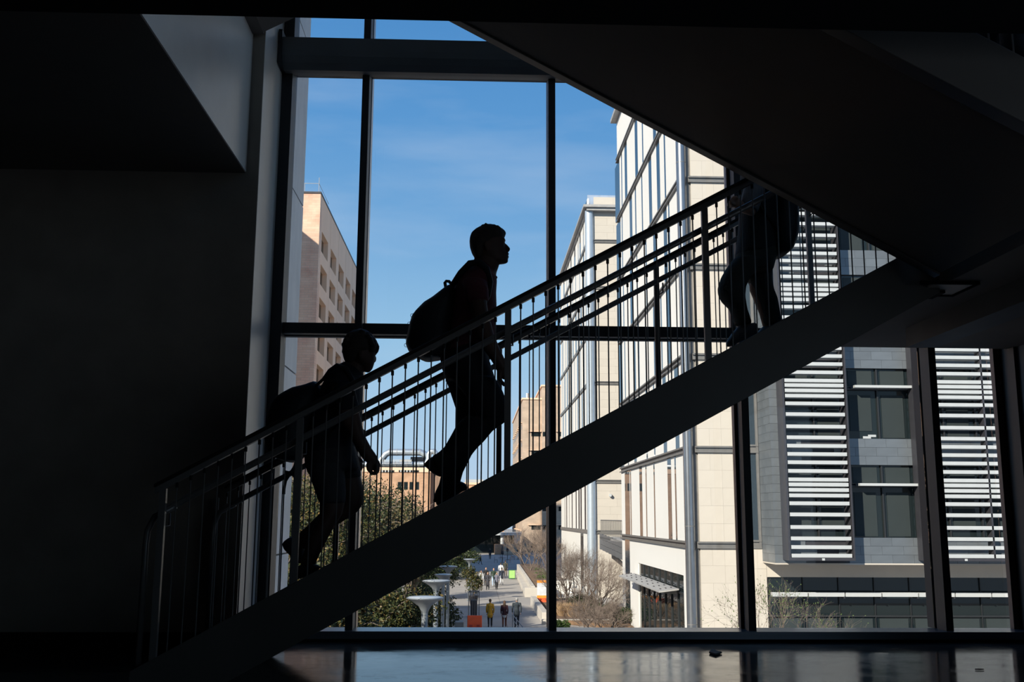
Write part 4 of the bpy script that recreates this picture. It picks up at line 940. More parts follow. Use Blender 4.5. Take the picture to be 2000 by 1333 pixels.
def walker(x, y, h, heading, label, top, bottom, hair, skin=skin_l, shoes=shoe_k, phase=.35, female=False, long_hair=False, shorts=False, coat=0, hem=None, z=None, sit=False):
    """a small standing or walking figure; heading 0 walks away from the viewer, pi towards the viewer"""
    zb = GZ if z is None else z; s = h/1.75; root = empty('person', (x, y, zb), label, 'person', 'people walking on the plaza')
    R = Matrix.Rotation(-heading, 3, 'Z')
    def T(a, b, c): return Vector((x, y, zb))+R@Vector((a*s, b*s, c*s))
    st_ = phase; w_ = .17 if female else .20
    J = {}
    for sd in (-1, 1):
        f = st_*sd; J[sd] = dict(hip=T(sd*.09, 0, .92), knee=T(sd*.095, f*.32+.06, .50), ank=T(sd*.09, f*.62-.02-(.08 if f < 0 else 0), .09+(.07 if f < 0 else 0)), toe=T(sd*.10, f*.62+.17-(.08 if f < 0 else 0), .035), sh=T(sd*w_, -.01, 1.42), el=T(sd*(w_+.06), -f*.25-.04, 1.14), wr=T(sd*(w_+.05), -f*.45+.05, .90), hd=T(sd*(w_+.04), -f*.5+.09, .81))
    b = MB()
    b.ball(T(0, .015, 1.63), (.078*s, .095*s, .12*s), 12, 10); b.ball(T(0, .11, 1.615), (.016*s, .02*s, .022*s)); etube(b, [(T(0, 0, 1.40), .055*s), (T(0, .005, 1.56), .052*s)])
    for sd in (-1, 1): b.ball(T(sd*.078, 0, 1.62), (.014*s, .02*s, .03*s))
    etube(b, [(T(0, 0, .92), .13*s), (T(0, 0, 1.12), .12*s), (T(0, 0, 1.36), .14*s), (T(0, 0, 1.44), .07*s)])
    for sd in (-1, 1):
        j = J[sd]; etube(b, [(j['sh'], .045*s), (j['el'], .036*s), (j['wr'], .026*s)]); b.ball(j['hd'], (.026*s, .03*s, .045*s))
        for k in range(4): etube(b, [(j['hd']+R@Vector(((k-1.5)*.012*s, .01, -.03*s)), .009*s), (j['hd']+R@Vector(((k-1.5)*.012*s, .02, -.075*s)), .007*s)], 6)
        etube(b, [(j['hd']+R@Vector((-sd*.0*s, .025*s, .02*s)), .010*s), (j['hd']+R@Vector((0, .045*s, -.02*s)), .008*s)], 6)
        etube(b, [(j['hip'], .075*s), (j['knee'], .052*s), (j['ank'], .035*s), (j['toe'], .03*s)])
    body = remesh(b, 'body', skin, root, .016, 1)
    c = MB(); etube(c, [(T(0, 0, (.80 if not coat else .80-coat)), .165*s*(1.15 if coat else 1)), (T(0, 0, .98), .15*s), (T(0, 0, 1.15), .145*s), (T(0, 0, 1.34), .175*s), (T(0, 0, 1.45), .085*s)])
    for sd in (-1, 1): j = J[sd]; etube(c, [(T(sd*.12, 0, 1.40), .07*s), (j['sh'], .068*s), (j['el'], .055*s), (j['wr'], .042*s)])
    remesh(c, 'top', top, root, .02, 1)
    if hem: remesh(etube(MB(), [(T(0, 0, .74), .155*s), (T(0, 0, .84), .16*s)]), 'shirt_hem', hem, root, .02, 1)
    c = MB(); etube(c, [(T(0, 0, .84), .155*s), (T(0, 0, .95), .15*s)])
    for sd in (-1, 1):
        j = J[sd]; kk = j['hip'].lerp(j['knee'], .75) if shorts else None
        etube(c, [(j['hip'], .095*s), (kk, .085*s)] if shorts else [(j['hip'], .095*s), (j['knee'], .070*s), (j['ank'], .052*s)])
    remesh(c, 'shorts' if shorts else 'trousers', bottom, root, .02, 1)
    c = MB(); c.ball(T(0, -.012, 1.655), (.088*s, .10*s, .108*s), 12, 8)
    if long_hair: etube(c, [(T(0, -.05, 1.66), .085*s), (T(0, -.075, 1.48), .10*s), (T(0, -.08, 1.33), .07*s)])
    remesh(c, 'hair', hair, root, .016, 1)
    for sd in (-1, 1):
        j = J[sd]; remesh(etube(MB(), [(j['ank'].lerp(j['toe'], -.25)+Vector((0, 0, -.02*s)), .042*s), (j['ank'].lerp(j['toe'], .4), .045*s), (j['toe'], .035*s)]), 'shoe', shoes, root, .016, 1)
    return root
K = cloth
def gp(px_, py): q = at(px_, py, Z=GZ); return q.x, q.y
x, y = gp(957, 1226); walker(x, y, 1.70, .0, 'woman in a mustard yellow jacket and black trousers walking away', K('mustard', (.52, .27, .02)), K('black', (.012, .012, .015)), hair_br, coat=.06, phase=.12, female=True)
x, y = gp(985, 1226); walker(x, y, 1.60, .05, 'long-haired person in a dark maroon jumper and brown trousers walking away', K('maroon', (.045, .012, .018)), K('rust', (.16, .055, .035)), hair_br, long_hair=True, phase=.15, female=True, hem=K('white', (.6, .6, .6)))
x, y = gp(1009, 1227); walker(x, y, 1.80, -.05, 'grey-haired man in a slate blue jacket and navy trousers walking away', K('slate', (.03, .04, .05)), K('navy', (.015, .02, .035)), hair_g, phase=.12)
x, y = gp(939.5, 1149); walker(x, y, 1.62, pi, 'person in a white shirt and black shorts walking towards the viewer', K('white', (.6, .6, .6)), K('black', (.012, .012, .015)), hair_br, shorts=True, phase=.2, female=True, shoes=shoe_w)
x, y = gp(949, 1145); walker(x, y, 1.78, pi, 'man in a black top behind the others, walking towards the viewer', K('black', (.012, .012, .015)), K('black', (.012, .012, .015)), hair_b, phase=.25)
x, y = gp(952.5, 1153); walker(x, y, 1.62, pi+.1, 'woman in a long dark coat with red-brown bag, nearest of the group', K('charcoal', (.04, .04, .05)), K('black', (.012, .012, .015)), hair_br, coat=.30, phase=.3, female=True, long_hair=True)
x, y = gp(964, 1146); walker(x, y, 1.75, pi, 'man in a dark green top and pale blue jeans walking towards the viewer', K('green', (.02, .04, .025)), K('pale_blue', (.35, .45, .58)), hair_br, phase=.25, shoes=shoe_w)
x, y = gp(970, 1152); walker(x, y, 1.55, pi-.1, 'person in a grey jacket and dark trousers walking behind the green one', K('grey', (.14, .14, .18)), K('black', (.012, .012, .015)), hair_b, phase=.3)
x, y = gp(980, 1144); walker(x, y, 1.72, .1, 'person in a navy jumper and white trousers', K('navy', (.015, .02, .035)), K('white', (.6, .6, .6)), hair_b, phase=.25, shoes=shoe_w)
x, y = gp(978, 1131); walker(x, y, 1.72, 0, 'person with white top and blue jeans, farther back near the green board', K('white', (.6, .6, .6)), K('denim', (.08, .14, .28)), hair_b, phase=.2)
x, y = gp(987, 1126); walker(x, y, 1.78, .1, 'person in dark olive clothes beside the one in the white top', K('olive', (.05, .05, .035)), K('tan', (.20, .13, .09)), hair_b, phase=.2)
x, y = gp(957, 1093); walker(x, y, 1.75, 0, 'dark figure standing in the shaded far plaza', K('black', (.012, .012, .015)), K('navy', (.015, .02, .035)), hair_b, phase=.1)
x, y = gp(938, 1103); walker(x, y, 1.35, pi/2, 'short dark figure at the left edge of the shaded plaza', K('black', (.012, .012, .015)), K('black', (.012, .012, .015)), hair_b, phase=.4)

# ================================================================== the people on the stairs
def loft(mb, Y0, secs, n=20, sq=1.0):
    """cross-sections: (edge a), (edge b), half depth in metres [, depth offset]; edges are points of the plane Y0"""
    R = []
    for s_ in secs:
        a, b = at(*s_[0], Y=Y0), at(*s_[1], Y=Y0); off = s_[3] if len(s_) > 3 else 0
        c = (a+b)/2+Vector((0, off, 0)); u = (a-b)/2
        pw = lambda v: math.copysign(abs(v)**sq, v)
        R.append([c+u*pw(cos(2*pi*k/n))+Vector((0, s_[2], 0))*pw(sin(2*pi*k/n)) for k in range(n)])
    # rounded ends
    for e in (0, -1):
        c = sum(R[e], Vector())/n; nx = sum(R[1 if e == 0 else -2], Vector())/n; d = (c-nx)
        if d.length > 1e-6: d = d.normalized()*.006
        cap = [c+(p-c)*.6+d for p in R[e]]
        R = [cap]+R if e == 0 else R+[cap]
    return mb.rings(R)
def pt(px_, py, Y): return at(px_, py, Y=Y)
def hand(mb, Y, wrist, palm, tips, thumb, r=.0092):
    """palm blob and four curled fingers plus thumb; lists of pixel points"""
    etube(mb, [(pt(*wrist, Y), .026, .020), (pt(*palm[0], Y), .034, .018), (pt(*palm[1], Y), .038, .018)], 12)
    for k in range(4):
        dy = (k-1.5)*.0185
        pts = [(pt(a, b, Y)+Vector((0, dy, 0)), r*(1.08 if i == 0 else 1-.09*i)) for i, (a, b) in enumerate(tips)]
        if k in (0, 3): pts = pts[:-1]+[(pts[-1][0].lerp(pts[-2][0], .3), pts[-1][1])]
        etube(mb, pts, 8)
    etube(mb, [(pt(a, b, Y)+Vector((0, -.035+.006*i, 0)), r*1.15-.0008*i) for i, (a, b) in enumerate(thumb)], 8)

def shoe(root, Y, secs, m, sole=None): 
    o = remesh(loft(MB(), Y, secs), 'shoe', m, root, .009, 2); return o

# ---------------- man in the middle (looking up the stairs)
Y = 6.68
man = empty('person', (pt(880, 985, Y).x, Y, pt(880, 988, Y).z), 'young man in a dark red polo shirt climbing mid-stairs, looking up', 'person')
b = MB()
loft(b, Y, [((941, 511), (985, 514.5), .035), ((934, 505), (991, 512), .05), ((927, 497), (991.5, 505), .060), ((923, 489), (990, 498), .068), ((921, 480), (986.5, 488), .074), ((920, 470), (985.5, 478), .077), ((921, 461), (984, 466), .077), ((926, 453), (981, 456), .07), ((937, 447), (972, 448), .05)], 24)
etube(b, [(pt(983, 476, Y), .006, .008), (pt(988.5, 482, Y), .010, .011), (pt(993.5, 487.3, Y), .0085, .014), (pt(991, 490.5, Y), .008, .015)], 10)       # nose
etube(b, [(pt(989.3, 496.3, Y)+Vector((0, -.02, 0)), .007), (pt(991.0, 496.5, Y), .0082), (pt(989.3, 496.3, Y)+Vector((0, .02, 0)), .007)], 8)       # lips
etube(b, [(pt(989.2, 502, Y)+Vector((0, -.018, 0)), .007), (pt(990.8, 502, Y), .0085), (pt(989.2, 502, Y)+Vector((0, .018, 0)), .007)], 8)
b.ball(pt(985.5, 510, Y), (.021, .022, .015)); etube(b, [(pt(983, 470.5, Y)+Vector((0, -.04, 0)), .008), (pt(983.8, 470, Y), .009), (pt(983, 470.5, Y)+Vector((0, .04, 0)), .008)], 8)
for sd in (-1, 1):
    b.ball(pt(951, 487, Y)+Vector((0, sd*.079, 0)), (.018, .009, .032)); b.ball(pt(948, 484, Y)+Vector((0, sd*.087, 0)), (.010, .006, .022))
    b.ball(pt(981.5, 477.5, Y)+Vector((0, sd*.031, 0)), (.012, .014, .009))
loft(b, Y, [((929, 500), (975, 513), .055), ((928, 508), (973, 521), .056), ((927, 518), (969, 532), .065), ((918, 532), (966, 550), .12), ((893, 560), (964, 580), .15), ((884, 620), (962, 625), .13), ((877, 680), (946, 690), .12), ((884, 715), (944, 722), .11)], 20)
YA_, YB_ = Y-.235, Y+.22
def armp(b, Yc, pts): etube(b, [(pt(px_, py, Yc), r) for px_, py, r in pts], 14)
armp(b, YA_, [(928, 560, .055), (934, 590, .052), (939, 625, .050), (945, 652, .046)])
loft(b, YA_, [((921, 628), (958, 630), .046), ((931, 655), (963.5, 653), .045), ((946, 683), (975, 681), .042), ((959, 702), (984, 701), .036), ((966.5, 714), (988.5, 712), .030), ((969, 722), (991, 719), .026)], 14)
hand(b, YA_, (978.5, 718), [(982, 727), (985.5, 736)], [(990.5, 735), (994, 744), (990, 751), (984, 751.5), (980.5, 747)], [(976, 728), (975.5, 738), (978, 745)])
armp(b, YB_, [(922, 560, .055), (905, 600, .048), (902, 640, .042), (915, 672, .034), (926, 692, .027)])
hand(b, YB_, (926, 692), [(930, 700), (935, 706)], [(938, 706), (942, 711), (940, 716), (935, 716), (932, 713)], [(929, 705), (932, 712), (936, 715)])
for (dy, p) in ((.08, [(905, 735, .065), (922, 820, .050), (895, 895, .040), (878, 940, .034)]), (-.09, [(918, 735, .065), (958, 805, .050), (905, 858, .042), (872, 890, .034)])):
    etube(b, [(pt(x_, y_, Y)+Vector((0, dy, 0)), r) for x_, y_, r in p], 12)
remesh(b, 'body', skin_d, man, .006, 1)
h = MB(); loft(h, Y, [((929, 504), (941, 507), .058), ((923, 494), (944, 497), .074), ((919.5, 483), (950, 487), .082), ((918.5, 472), (966, 478), .084), ((919.5, 463), (983.5, 466), .083), ((922.5, 455), (984.5, 458.5), .078), ((930, 448.5), (981.5, 450.5), .066), ((940, 444), (976, 445.5), .05), ((948, 441.6), (965, 441.8), .03)], 24)
for i in range(26):
    a = i/25; x_ = 938+46*a; y_ = 446+ (2-5*math.sin(pi*min(1, a*1.15)))*1.0 + random.uniform(-1.2, .8)
    h.ball(pt(x_, y_+ (8*a*a), Y)+Vector((0, random.uniform(-.05, .05), 0)), .011)
etube(h, [(pt(978, 452, Y), .018), (pt(984, 456, Y), .012), (pt(983.5, 461, Y), .007)])
remesh(h, 'hair', hair_b, man, .0075, 1)
red = cloth('dark_red', (.10, .022, .03)); blk = cloth('black_trousers', (.010, .010, .012))
s = MB(); loft(s, Y, [((928, 503), (965.5, 532), .070), ((927, 512), (967, 539), .085), ((918, 524), (969, 548), .15), ((905, 536), (968.5, 556), .19), ((894, 550), (967.5, 572), .205), ((886, 575), (968.3, 597), .195), ((882, 610), (966.5, 618), .175), ((876, 645), (967, 641), .165), ((869, 672), (964, 655), .168), ((864, 697), (953, 664), .172)], 28)
loft(s, YA_+.01, [((904, 545), (950, 548), .068, .03), ((906, 562), (952, 563), .068), ((909, 578), (953, 575), .066), ((913, 591), (953.5, 586), .064)], 18)
loft(s, YB_-.02, [((900, 545), (945, 548), .068, -.03), ((892, 565), (935, 570), .066), ((886, 585), (926, 592), .062)], 18)
remesh(s, 'polo_shirt', red, man, .009, 2)
c = MB(); loft(c, Y, [((929.5, 502), (958, 520), .066), ((927.5, 510), (969.3, 543), .078)], 20)
build(MB().tube([pt(928.5, 506, Y), pt(948, 522, Y)+Vector((0, -.075, 0)), pt(968.5, 543, Y)+Vector((0, -.01, 0)), pt(948, 522, Y)+Vector((0, .075, 0)), pt(928.5, 506, Y)], .011, 8), 'collar', red, man, True)
t_ = MB(); loft(t_, Y, [((866, 676), (950, 680), .16), ((861, 700), (954, 704), .172), ((865, 722), (961, 726), .17), ((875, 742), (966, 742), .155)], 24)
# standing leg (far side), then the lifted leg (near side)
loft(t_, Y+.09, [((870, 735), (945, 742), .095), ((882, 770), (950, 776), .09), ((892, 800), (952, 806), .085), ((893, 828), (950, 836), .08), ((886, 852), (938, 866), .076), ((881, 880), (920, 888), .072), ((872, 905), (911, 906), .07), ((864, 925), (903, 922), .07), ((858.5, 948), (898, 940), .072), ((851, 963), (897, 953), .075), ((847, 981), (886, 968), .075)], 18)
loft(t_, Y-.10, [((882, 738), (966, 740), .10), ((905, 765), (978, 760), .095), ((925, 795), (990, 788), .088), ((938, 822), (991.5, 806), .082), ((932, 826), (985, 824), .08), ((915, 812), (962, 840), .078), ((902, 822), (942, 864), .074), ((893, 832), (925, 880), .072), ((880, 856), (906, 898), .070), ((869, 875), (889, 916), .070), ((857, 886), (874, 928), .070), ((846, 892), (861, 930.5), .066)], 18)
remesh(t_, 'trousers', blk, man, .010, 2)
build(bx(pt(950, 712, Y).x, Y-.06, pt(950, 719, Y).z, pt(957.5, 712, Y).x, Y+.03, pt(950, 710, Y).z), 'pocket_fold', blk, man, bevel=.006)
shoe(man, Y+.09, [((852, 968), (856, 988), .04), ((870, 953), (875, 978), .046), ((888, 943), (892, 966), .047), ((901, 942.5), (903, 958.5), .044), ((909, 947), (909.5, 957), .034)], shoe_k)
shoe(man, Y-.10, [((852, 892), (862, 931), .046), ((843, 894.5), (854, 928.5), .045), ((836, 900), (845, 923.5), .042), ((830, 907), (834, 912.5), .03)], shoe_k)
# his backpack
bp_ = empty('backpack', (pt(840, 700, Y).x, Y, pt(840, 702, Y).z), 'bulky dark backpack on the back of the man in the middle', 'backpack')
bk = cloth('black_nylon', (.009, .010, .013), .6)
s = MB(); loft(s, Y, [((867, 569), (886, 560), .10), ((856, 577), (888, 572), .13), ((843, 586.5), (888, 590), .15), ((828, 595), (886, 606), .16), ((815, 608), (884, 622), .165), ((806, 619), (881.5, 636), .165), ((800.5, 638), (881, 652), .165), ((796.5, 656), (880, 668), .165), ((794, 672), (876, 686), .16), ((799, 685), (866, 698), .15), ((812, 695), (862, 700), .13), ((826, 701.5), (846, 702), .10)], 24, .85)
remesh(s, 'bag', bk, bp_, .010, 2)
s = MB(); loft(s, Y, [((813, 610), (835, 620), .12), ((803, 635), (835, 640), .135), ((798, 660), (832, 665), .135), ((801, 682), (830, 690), .12)], 18, .7); remesh(s, 'front_pocket', bk, bp_, .010, 1)
build(MB().tube([pt(x_, y_, Y) for x_, y_ in ((872, 568), (870.5, 561), (869, 552.5), (871.5, 549.5), (877, 550), (880.5, 554), (885, 560))], .011, 8), 'handle', bk, bp_, True)
for sd in (-1, 1):
    build(MB().tube([pt(x_, y_, Y)+Vector((0, sd*o_, 0)) for x_, y_, o_ in ((884, 562, .08), (900, 542, .12), (918, 526, .155), (935, 524, .165), (950, 537, .17), (957, 562, .17), (953, 590, .185), (935, 625, .19), (905, 655, .18), (880, 672, .15))], [.018, .022, .024, .024, .022, .020, .016, .012, .010, .009], 8), 'shoulder_strap', bk, bp_, True)
for (x_, y_) in ((805.5, 617), (800, 633), (795.5, 662), (793.5, 675)):
    build(MB().tube([pt(x_+1, y_-4, Y), pt(x_-3, y_-3, Y), pt(x_-4, y_, Y), pt(x_-2, y_+3, Y), pt(x_+1.5, y_+3, Y)], .0018, 5), 'cord_loop', bk, bp_)

# ---------------- boy at the left, looking away to the right
Y = 6.62
boy = empty('person', (pt(600, 1128, Y).x, Y, pt(600, 1130, Y).z), 'curly-haired person in a dark T-shirt and shorts, lowest on the stairs at the left', 'person')
b = MB()
loft(b, Y, [((704, 719), (720.5, 726), .03, .01), ((698, 714), (726, 719), .048, .01), ((690, 708), (729, 711), .06), ((684, 701), (731, 703), .068), ((680, 693), (731.5, 695), .074), ((677, 684), (733, 687), .077), ((677, 674), (733, 676), .077), ((683, 663), (727, 664), .068), ((692, 655), (718, 655), .05)], 24)
etube(b, [(pt(727, 690, Y)+Vector((0, .050, 0)), .008), (pt(729, 698, Y)+Vector((0, .062, 0)), .011), (pt(727.5, 702, Y)+Vector((0, .060, 0)), .013)], 8)
etube(b, [(pt(722, 711, Y)+Vector((0, .03, 0)), .008), (pt(725, 711, Y)+Vector((0, .045, 0)), .009)], 8); b.ball(pt(717, 721.5, Y)+Vector((0, .01, 0)), (.015, .02, .011))
for sd in (-1, 1): b.ball(pt(704-sd*3, 697, Y)+Vector((0, sd*.076, 0)), (.016, .010, .030)); b.ball(pt(729-sd*2, 690, Y)+Vector((0, .03+sd*.026, 0)), (.011, .012, .008))
loft(b, Y, [((679, 706), (712, 719), .056), ((675, 714), (708, 728), .06), ((664, 724), (705, 742), .09), ((645, 745), (702, 765), .14), ((625, 790), (700, 800), .13), ((608, 850), (690, 850), .13), ((605, 895), (685, 890), .13)], 20)
YN1, YF1 = Y-.225, Y+.22
armp(b, YN1, [(662, 762, .052), (672, 795, .048), (684, 828, .044)])
loft(b, YN1, [((664, 805), (699, 800), .044), ((672, 828), (704, 822), .043), ((682, 848), (708, 843), .042), ((690, 862), (714, 858), .040), ((700, 880), (723.5, 876), .036), ((709, 895), (732, 888), .029), ((714, 901), (737, 896), .026)], 14)
hand(b, YN1, (726, 899), [(729.5, 906), (731.5, 914)], [(737, 911), (737.5, 919), (733, 925), (727.5, 925.5), (724, 921)], [(720.5, 907), (720.5, 916), (723.5, 921)])
armp(b, YF1, [(668, 762, .052), (668, 800, .045), (672, 845, .040), (683, 878, .033), (692, 897, .026)])
hand(b, YF1, (692, 897), [(697, 903), (700, 908)], [(704, 907), (706, 912), (703, 917), (699, 918), (697, 915)], [(694, 906), (697, 912), (700, 915)])
# legs: near one stands, far one is lifted behind with a bent knee
loft(b, Y-.09, [((610, 930), (665, 930), .085), ((624, 965), (670, 965), .078), ((626, 985), (671, 985), .072), ((626, 1003), (667, 1004), .066), ((617, 1022), (656, 1021), .064), ((608, 1042), (645, 1040), .060), ((600, 1062), (634, 1060), .052), ((595, 1080), (624.5, 1079), .043), ((590, 1095), (617.5, 1094), .037), ((588, 1110), (614, 1106), .036)], 16)
loft(b, Y+.10, [((655, 915), (700, 910), .085), ((660, 938), (703.5, 934), .075), ((666, 958), (708, 953), .070), ((668, 975), (708.5, 972), .068), ((662, 985), (706, 987), .066), ((652, 982), (697, 999), .063), ((641, 992), (684, 1009), .06), ((627, 1003), (660, 1023), .057), ((612, 1018), (640, 1042), .052), ((597, 1033), (618, 1058), .045), ((583, 1044), (600, 1068), .037), ((574, 1050), (590, 1074), .035)], 16)
remesh(b, 'body', skin_d, boy, .0075, 1)
h = MB(); rh = random.Random(3)
loft(h, Y, [((675, 706), (695, 711), .060), ((672, 697), (702, 702), .078), ((670.5, 687), (714, 694), .088), ((670, 677), (734, 685), .092), ((673, 667), (736, 676), .090), ((680, 657), (732, 664), .080), ((689, 650), (724, 655), .062), ((699, 645.5), (714, 648), .035)], 24)
for i in range(130):
    a = rh.uniform(-.35, 3.45); q = rh.uniform(-1, 1); cx, cz_ = 703+cos(a)*31*sqrt(1-q*q*.35), 680-sin(a)*32*sqrt(1-q*q*.35)
    h.ball(pt(cx, cz_, Y)+Vector((0, q*.085, 0)), rh.uniform(.008, .014), 6, 4)
etube(h, [(pt(728, 668, Y), .020), (pt(735.5, 678, Y), .015), (pt(735, 685, Y), .012), (pt(731, 690, Y), .008)])
remesh(h, 'hair', hair_b, boy, .008, 1)
shd = cloth('dark_navy', (.014, .014, .02)); srt = cloth('grey_shorts', (.040, .036, .038))
s = MB(); loft(s, Y, [((675, 708), (708, 731), .065), ((667, 711.5), (706, 738), .085), ((653, 720), (706, 748), .15), ((642, 734), (706, 758), .19), ((632, 752), (706, 775), .195), ((622, 778), (706, 793), .185), ((612, 808), (705.5, 815), .17), ((604, 840), (704.5, 838), .168), ((599, 868), (698, 858), .17), ((597, 890), (688, 878), .172)], 28)
s.prism([pt(698, 834, Y-.1), pt(709.5, 840.5, Y-.1), pt(701, 842.5, Y-.1), pt(694, 850, Y-.1)], (0, .2, 0))
loft(s, YN1+.01, [((646, 744), (690, 750), .070, .03), ((646, 765), (693, 765), .070), ((652, 788), (697, 783), .068), ((656, 804), (700, 797), .068)], 18)
loft(s, YF1-.02, [((646, 748), (688, 752), .066, -.03), ((645, 770), (690, 772), .066), ((648, 795), (692, 795), .064)], 18)
remesh(s, 't_shirt', shd, boy, .009, 2)
t_ = MB(); loft(t_, Y, [((598, 872), (690, 868), .165), ((596.5, 892), (694, 884), .175), ((597.5, 908), (698, 900), .172), ((603, 925), (700, 915), .15)], 24)
loft(t_, Y-.09, [((597.5, 910), (668, 908), .105), ((606, 928), (672, 928), .108), ((612, 945), (673, 945), .105), ((618, 962), (674, 962), .102), ((624, 980.5), (673, 981.5), .10)], 20)
loft(t_, Y+.10, [((650, 898), (699, 894), .10), ((656, 915), (702, 912), .10), ((666, 936), (704, 931), .09)], 18)
remesh(t_, 'shorts', srt, boy, .009, 2)
shg = mat('shoe_grey', (.05, .05, .052), .6)
shoe(boy, Y-.09, [((582, 1108), (580, 1131), .040), ((597, 1101), (598, 1126), .046), ((609, 1102), (611, 1118), .045), ((618, 1104.5), (620, 1113), .036), ((622, 1107), (623, 1110), .022)], shg)
shoe(boy, Y+.10, [((572, 1050), (552.5, 1064), .038), ((588, 1058), (556, 1073), .045), ((593, 1070), (566, 1083), .046), ((594, 1084), (575, 1092), .044), ((592, 1096), (583, 1099.5), .034)], shg)
bp1 = empty('backpack', (pt(560, 898, Y).x, Y, pt(560, 902, Y).z), 'black backpack hanging low on the back of the person at the left', 'backpack')
s = MB(); loft(s, Y, [((603, 755), (621, 749), .10), ((588, 757.5), (626, 765), .135), ((573, 760), (624, 782), .15), ((556, 768.5), (619, 800), .16), ((542, 777.5), (613, 818), .165), ((533.5, 790), (608, 836), .165), ((527, 810), (603, 852), .165), ((523, 832), (600, 868), .165), ((520, 852), (597, 882), .16), ((521, 868), (590, 895), .15), ((527, 882), (580, 901), .14), ((541, 894.5), (572, 902), .11)], 24, .85)
remesh(s, 'bag', bk, bp1, .010, 2)
build(MB().tube([pt(x_, y_, Y) for x_, y_ in ((601, 756), (606, 751), (612, 748.5), (617, 749), (619.5, 755))], .012, 8), 'handle', bk, bp1, True)
for sd in (-1, 1):
    build(MB().tube([pt(x_, y_, Y)+Vector((0, sd*o_, 0)) for x_, y_, o_ in ((619, 757, .06), (635, 745, .09), (649, 730, .13), (664, 721, .155), (682, 728, .165), (694, 750, .17), (695, 785, .185), (675, 830, .19), (640, 870, .18), (600, 880, .15))], [.010, .011, .013, .016, .018, .018, .018, .012, .010, .009], 8), 'shoulder_strap', bk, bp1, True)
build(MB().tube([pt(x_, y_, Y-.08) for x_, y_ in ((580, 898), (575, 912), (567, 925), (558, 940), (555, 955), (554.5, 966))], .009, 6), 'loose_strap', bk, bp1)
build(MB().tube([pt(x_, y_, Y-.08) for x_, y_ in ((557, 922), (566, 924), (573, 929), (578, 935))], .009, 6), 'loose_strap', bk, bp1)

# ---------------- person coming down at the right, upper body behind the upper flight
Y = 6.72
dn = empty('person', (pt(1470, 650, Y).x, Y, pt(1470, 660, Y).z), 'person in dark loose trousers coming down at the right, partly hidden by the upper flight', 'person')
b = MB()
armp(b, Y-.22, [(1482, 345, .052), (1474, 385, .046), (1464, 412, .040), (1448, 404, .032), (1440, 398, .027)])
hand(b, Y-.22, (1440, 398), [(1436, 395), (1432, 392)], [(1428, 393), (1425, 397), (1427, 401), (1431, 402)], [(1436, 390), (1431, 389)])
armp(b, Y+.2, [(1488, 345, .05), (1490, 390, .044), (1484, 430, .038), (1476, 460, .028)])
hand(b, Y+.2, (1476, 460), [(1474, 467), (1472, 474)], [(1470, 480), (1467, 486), (1468, 491), (1471, 492)], [(1478, 468), (1480, 476)])
loft(b, Y, [((1466, 238), (1490, 238), .05), ((1452, 250), (1502, 250), .074), ((1447, 268), (1506, 268), .078), ((1446, 285), (1503, 285), .072), ((1450, 300), (1496, 298), .058), ((1456, 308), (1490, 306), .045)], 20)
etube(b, [(pt(1448, 272, Y), .008), (pt(1442, 281, Y), .011), (pt(1446, 285, Y), .010)]); etube(b, [(pt(1448, 293, Y)+Vector((0, -.02, 0)), .008), (pt(1447, 293, Y)+Vector((0, .02, 0)), .008)])
for sd in (-1, 1): b.ball(pt(1480, 280, Y)+Vector((0, sd*.077, 0)), (.016, .01, .03)); b.ball(pt(1450, 272, Y)+Vector((0, sd*.03, 0)), (.012, .013, .009))
loft(b, Y, [((1468, 295), (1500, 300), .055), ((1466, 315), (1502, 318), .06), ((1460, 345), (1515, 345), .14), ((1455, 400), (1512, 400), .13), ((1452, 470), (1508, 470), .13), ((1450, 500), (1505, 500), .12)], 18)
for dy, p in ((-.09, [(1465, 505, .08), (1432, 560, .055), (1443, 612, .042), (1453, 645, .036)]), (.09, [(1487, 505, .08), (1484, 560, .055), (1500, 605, .042), (1508, 640, .036)])):
    etube(b, [(pt(x_, y_, Y)+Vector((0, dy, 0)), r*.75) for x_, y_, r in p], 12)
remesh(b, 'body', skin_l, dn, .009, 1)
h = MB(); loft(h, Y, [((1470, 232), (1490, 232), .05), ((1451, 242), (1503, 244), .082), ((1449, 258), (1510, 262), .088), ((1470, 280), (1510, 284), .084), ((1485, 298), (1505, 302), .065)], 20); remesh(h, 'hair', hair_br, dn, .010, 1)
jk = cloth('charcoal_jacket', (.016, .016, .018)); gry = cloth('light_grey_sleeve', (.20, .20, .22)); trs = cloth('dark_olive_trousers', (.040, .042, .036))
s = MB(); loft(s, Y, [((1462, 312), (1508, 314), .09), ((1450, 330), (1520, 330), .18), ((1448, 360), (1522, 360), .195), ((1447, 400), (1518, 400), .18), ((1445.5, 440), (1513, 440), .17), ((1443, 470), (1512, 470), .172), ((1439.5, 492), (1511, 492), .178), ((1438, 500), (1508, 500), .178)], 26)
remesh(s, 'jacket', jk, dn, .010, 2)
s = MB(); loft(s, Y-.22, [((1464, 338), (1500, 340), .066), ((1456, 360), (1492, 364), .064), ((1450, 385), (1486, 392), .060), ((1449, 405), (1478, 416), .055), ((1444, 412), (1460, 392), .045)], 18)
remesh(s, 'sleeve', gry, dn, .009, 2)
s = MB(); loft(s, Y+.19, [((1464, 338), (1508, 340), .066), ((1466, 370), (1508, 370), .06), ((1468, 400), (1504, 405), .055), ((1466, 430), (1500, 435), .048)], 18)
remesh(s, 'sleeve', gry, dn, .009, 2)
t_ = MB(); loft(t_, Y, [((1440, 488), (1512, 486), .17), ((1438, 503), (1514, 500), .175), ((1434, 516), (1510, 516), .165), ((1438, 532), (1507, 528), .14)], 24)
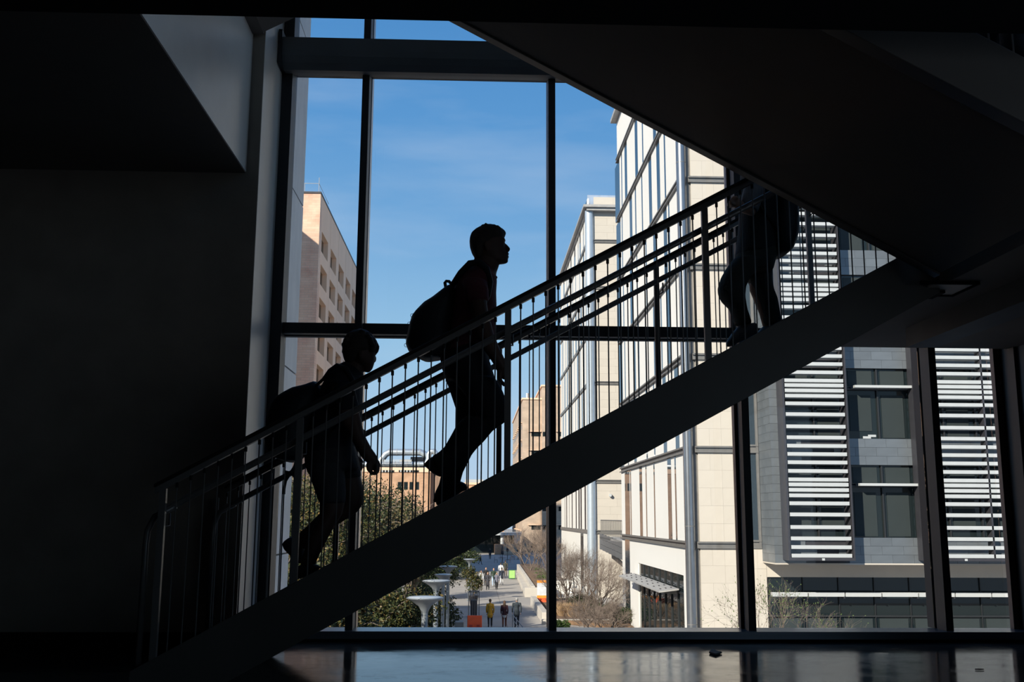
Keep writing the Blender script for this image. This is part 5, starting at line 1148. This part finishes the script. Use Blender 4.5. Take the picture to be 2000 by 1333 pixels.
loft(t_, Y-.09, [((1435, 506), (1490, 512), .11), ((1421, 524), (1474, 530), .11), ((1410, 543), (1462, 545), .105), ((1404, 563), (1455, 560), .10), ((1405, 575), (1453, 578), .10), ((1411, 587), (1453.5, 592), .095), ((1426, 601), (1457, 606), .085), ((1431, 616), (1461, 617), .08), ((1437, 633), (1466, 632), .078)], 20)
loft(t_, Y+.09, [((1458, 508), (1514, 502), .11), ((1459, 525), (1507, 520), .105), ((1462, 546), (1505, 546), .10), ((1471, 567), (1509, 567), .095), ((1481, 590), (1516, 584), .088), ((1489, 615), (1521.5, 614), .08), ((1491, 634), (1523, 632), .08)], 20)
remesh(t_, 'trousers', trs, dn, .010, 2)
shp = mat('shoe_light_grey', (.16, .16, .17), .6)
shoe(dn, Y-.09, [((1476, 632), (1475, 656), .038), ((1458, 634), (1456, 662), .044), ((1444, 638), (1442, 668), .046), ((1431, 652), (1430, 674), .044), ((1422, 666), (1421.5, 677), .034)], shp)
shoe(dn, Y+.09, [((1524, 632), (1524, 652), .038), ((1506, 634), (1504, 658), .044), ((1490, 640), (1489, 664), .046), ((1477, 654), (1476, 670), .040)], shp)
bp2 = empty('backpack', (pt(1530, 495, Y).x, Y, pt(1530, 500, Y).z), 'dark backpack on the person coming down at the right', 'backpack')
s = MB(); loft(s, Y, [((1502, 330), (1530, 328), .12), ((1506, 350), (1542, 350), .15), ((1507, 380), (1550, 382), .16), ((1506, 405), (1553, 407), .165), ((1505, 430), (1554, 430), .165), ((1504, 456), (1554, 458), .165), ((1505, 474), (1550, 474), .16), ((1508, 487), (1544, 488), .15), ((1512, 498), (1532, 498), .12)], 24, .85)
remesh(s, 'bag', bk, bp2, .010, 2)
for sd in (-1, 1): build(MB().tube([pt(x_, y_, Y)+Vector((0, sd*o_, 0)) for x_, y_, o_ in ((1506, 335, .08), (1495, 322, .12), (1478, 324, .15), (1462, 345, .19), (1460, 380, .20), (1480, 430, .19), (1508, 460, .15))], .016, 8), 'shoulder_strap', bk, bp2, True)
build(MB().tube([pt(1553, 432, Y), pt(1558, 439, Y), pt(1562, 441, Y)], .004, 5).tube([pt(1553, 440, Y), pt(1557, 443, Y)], .004, 5), 'loose_cord', bk, bp2)

# ---------------- person on the upper flight, only a leg shows at the top right corner
fx = at(1984, 90, Y=4.5).x
walker(fx, 4.55, 1.72, -pi/2, 'person on the upper flight, only dark trousers show at the top right corner', cloth('dark_navy', (.014, .014, .02)), blk, hair_b, phase=.10, z=S2*fx+C2+.27)
bpy.context.view_layer.update()
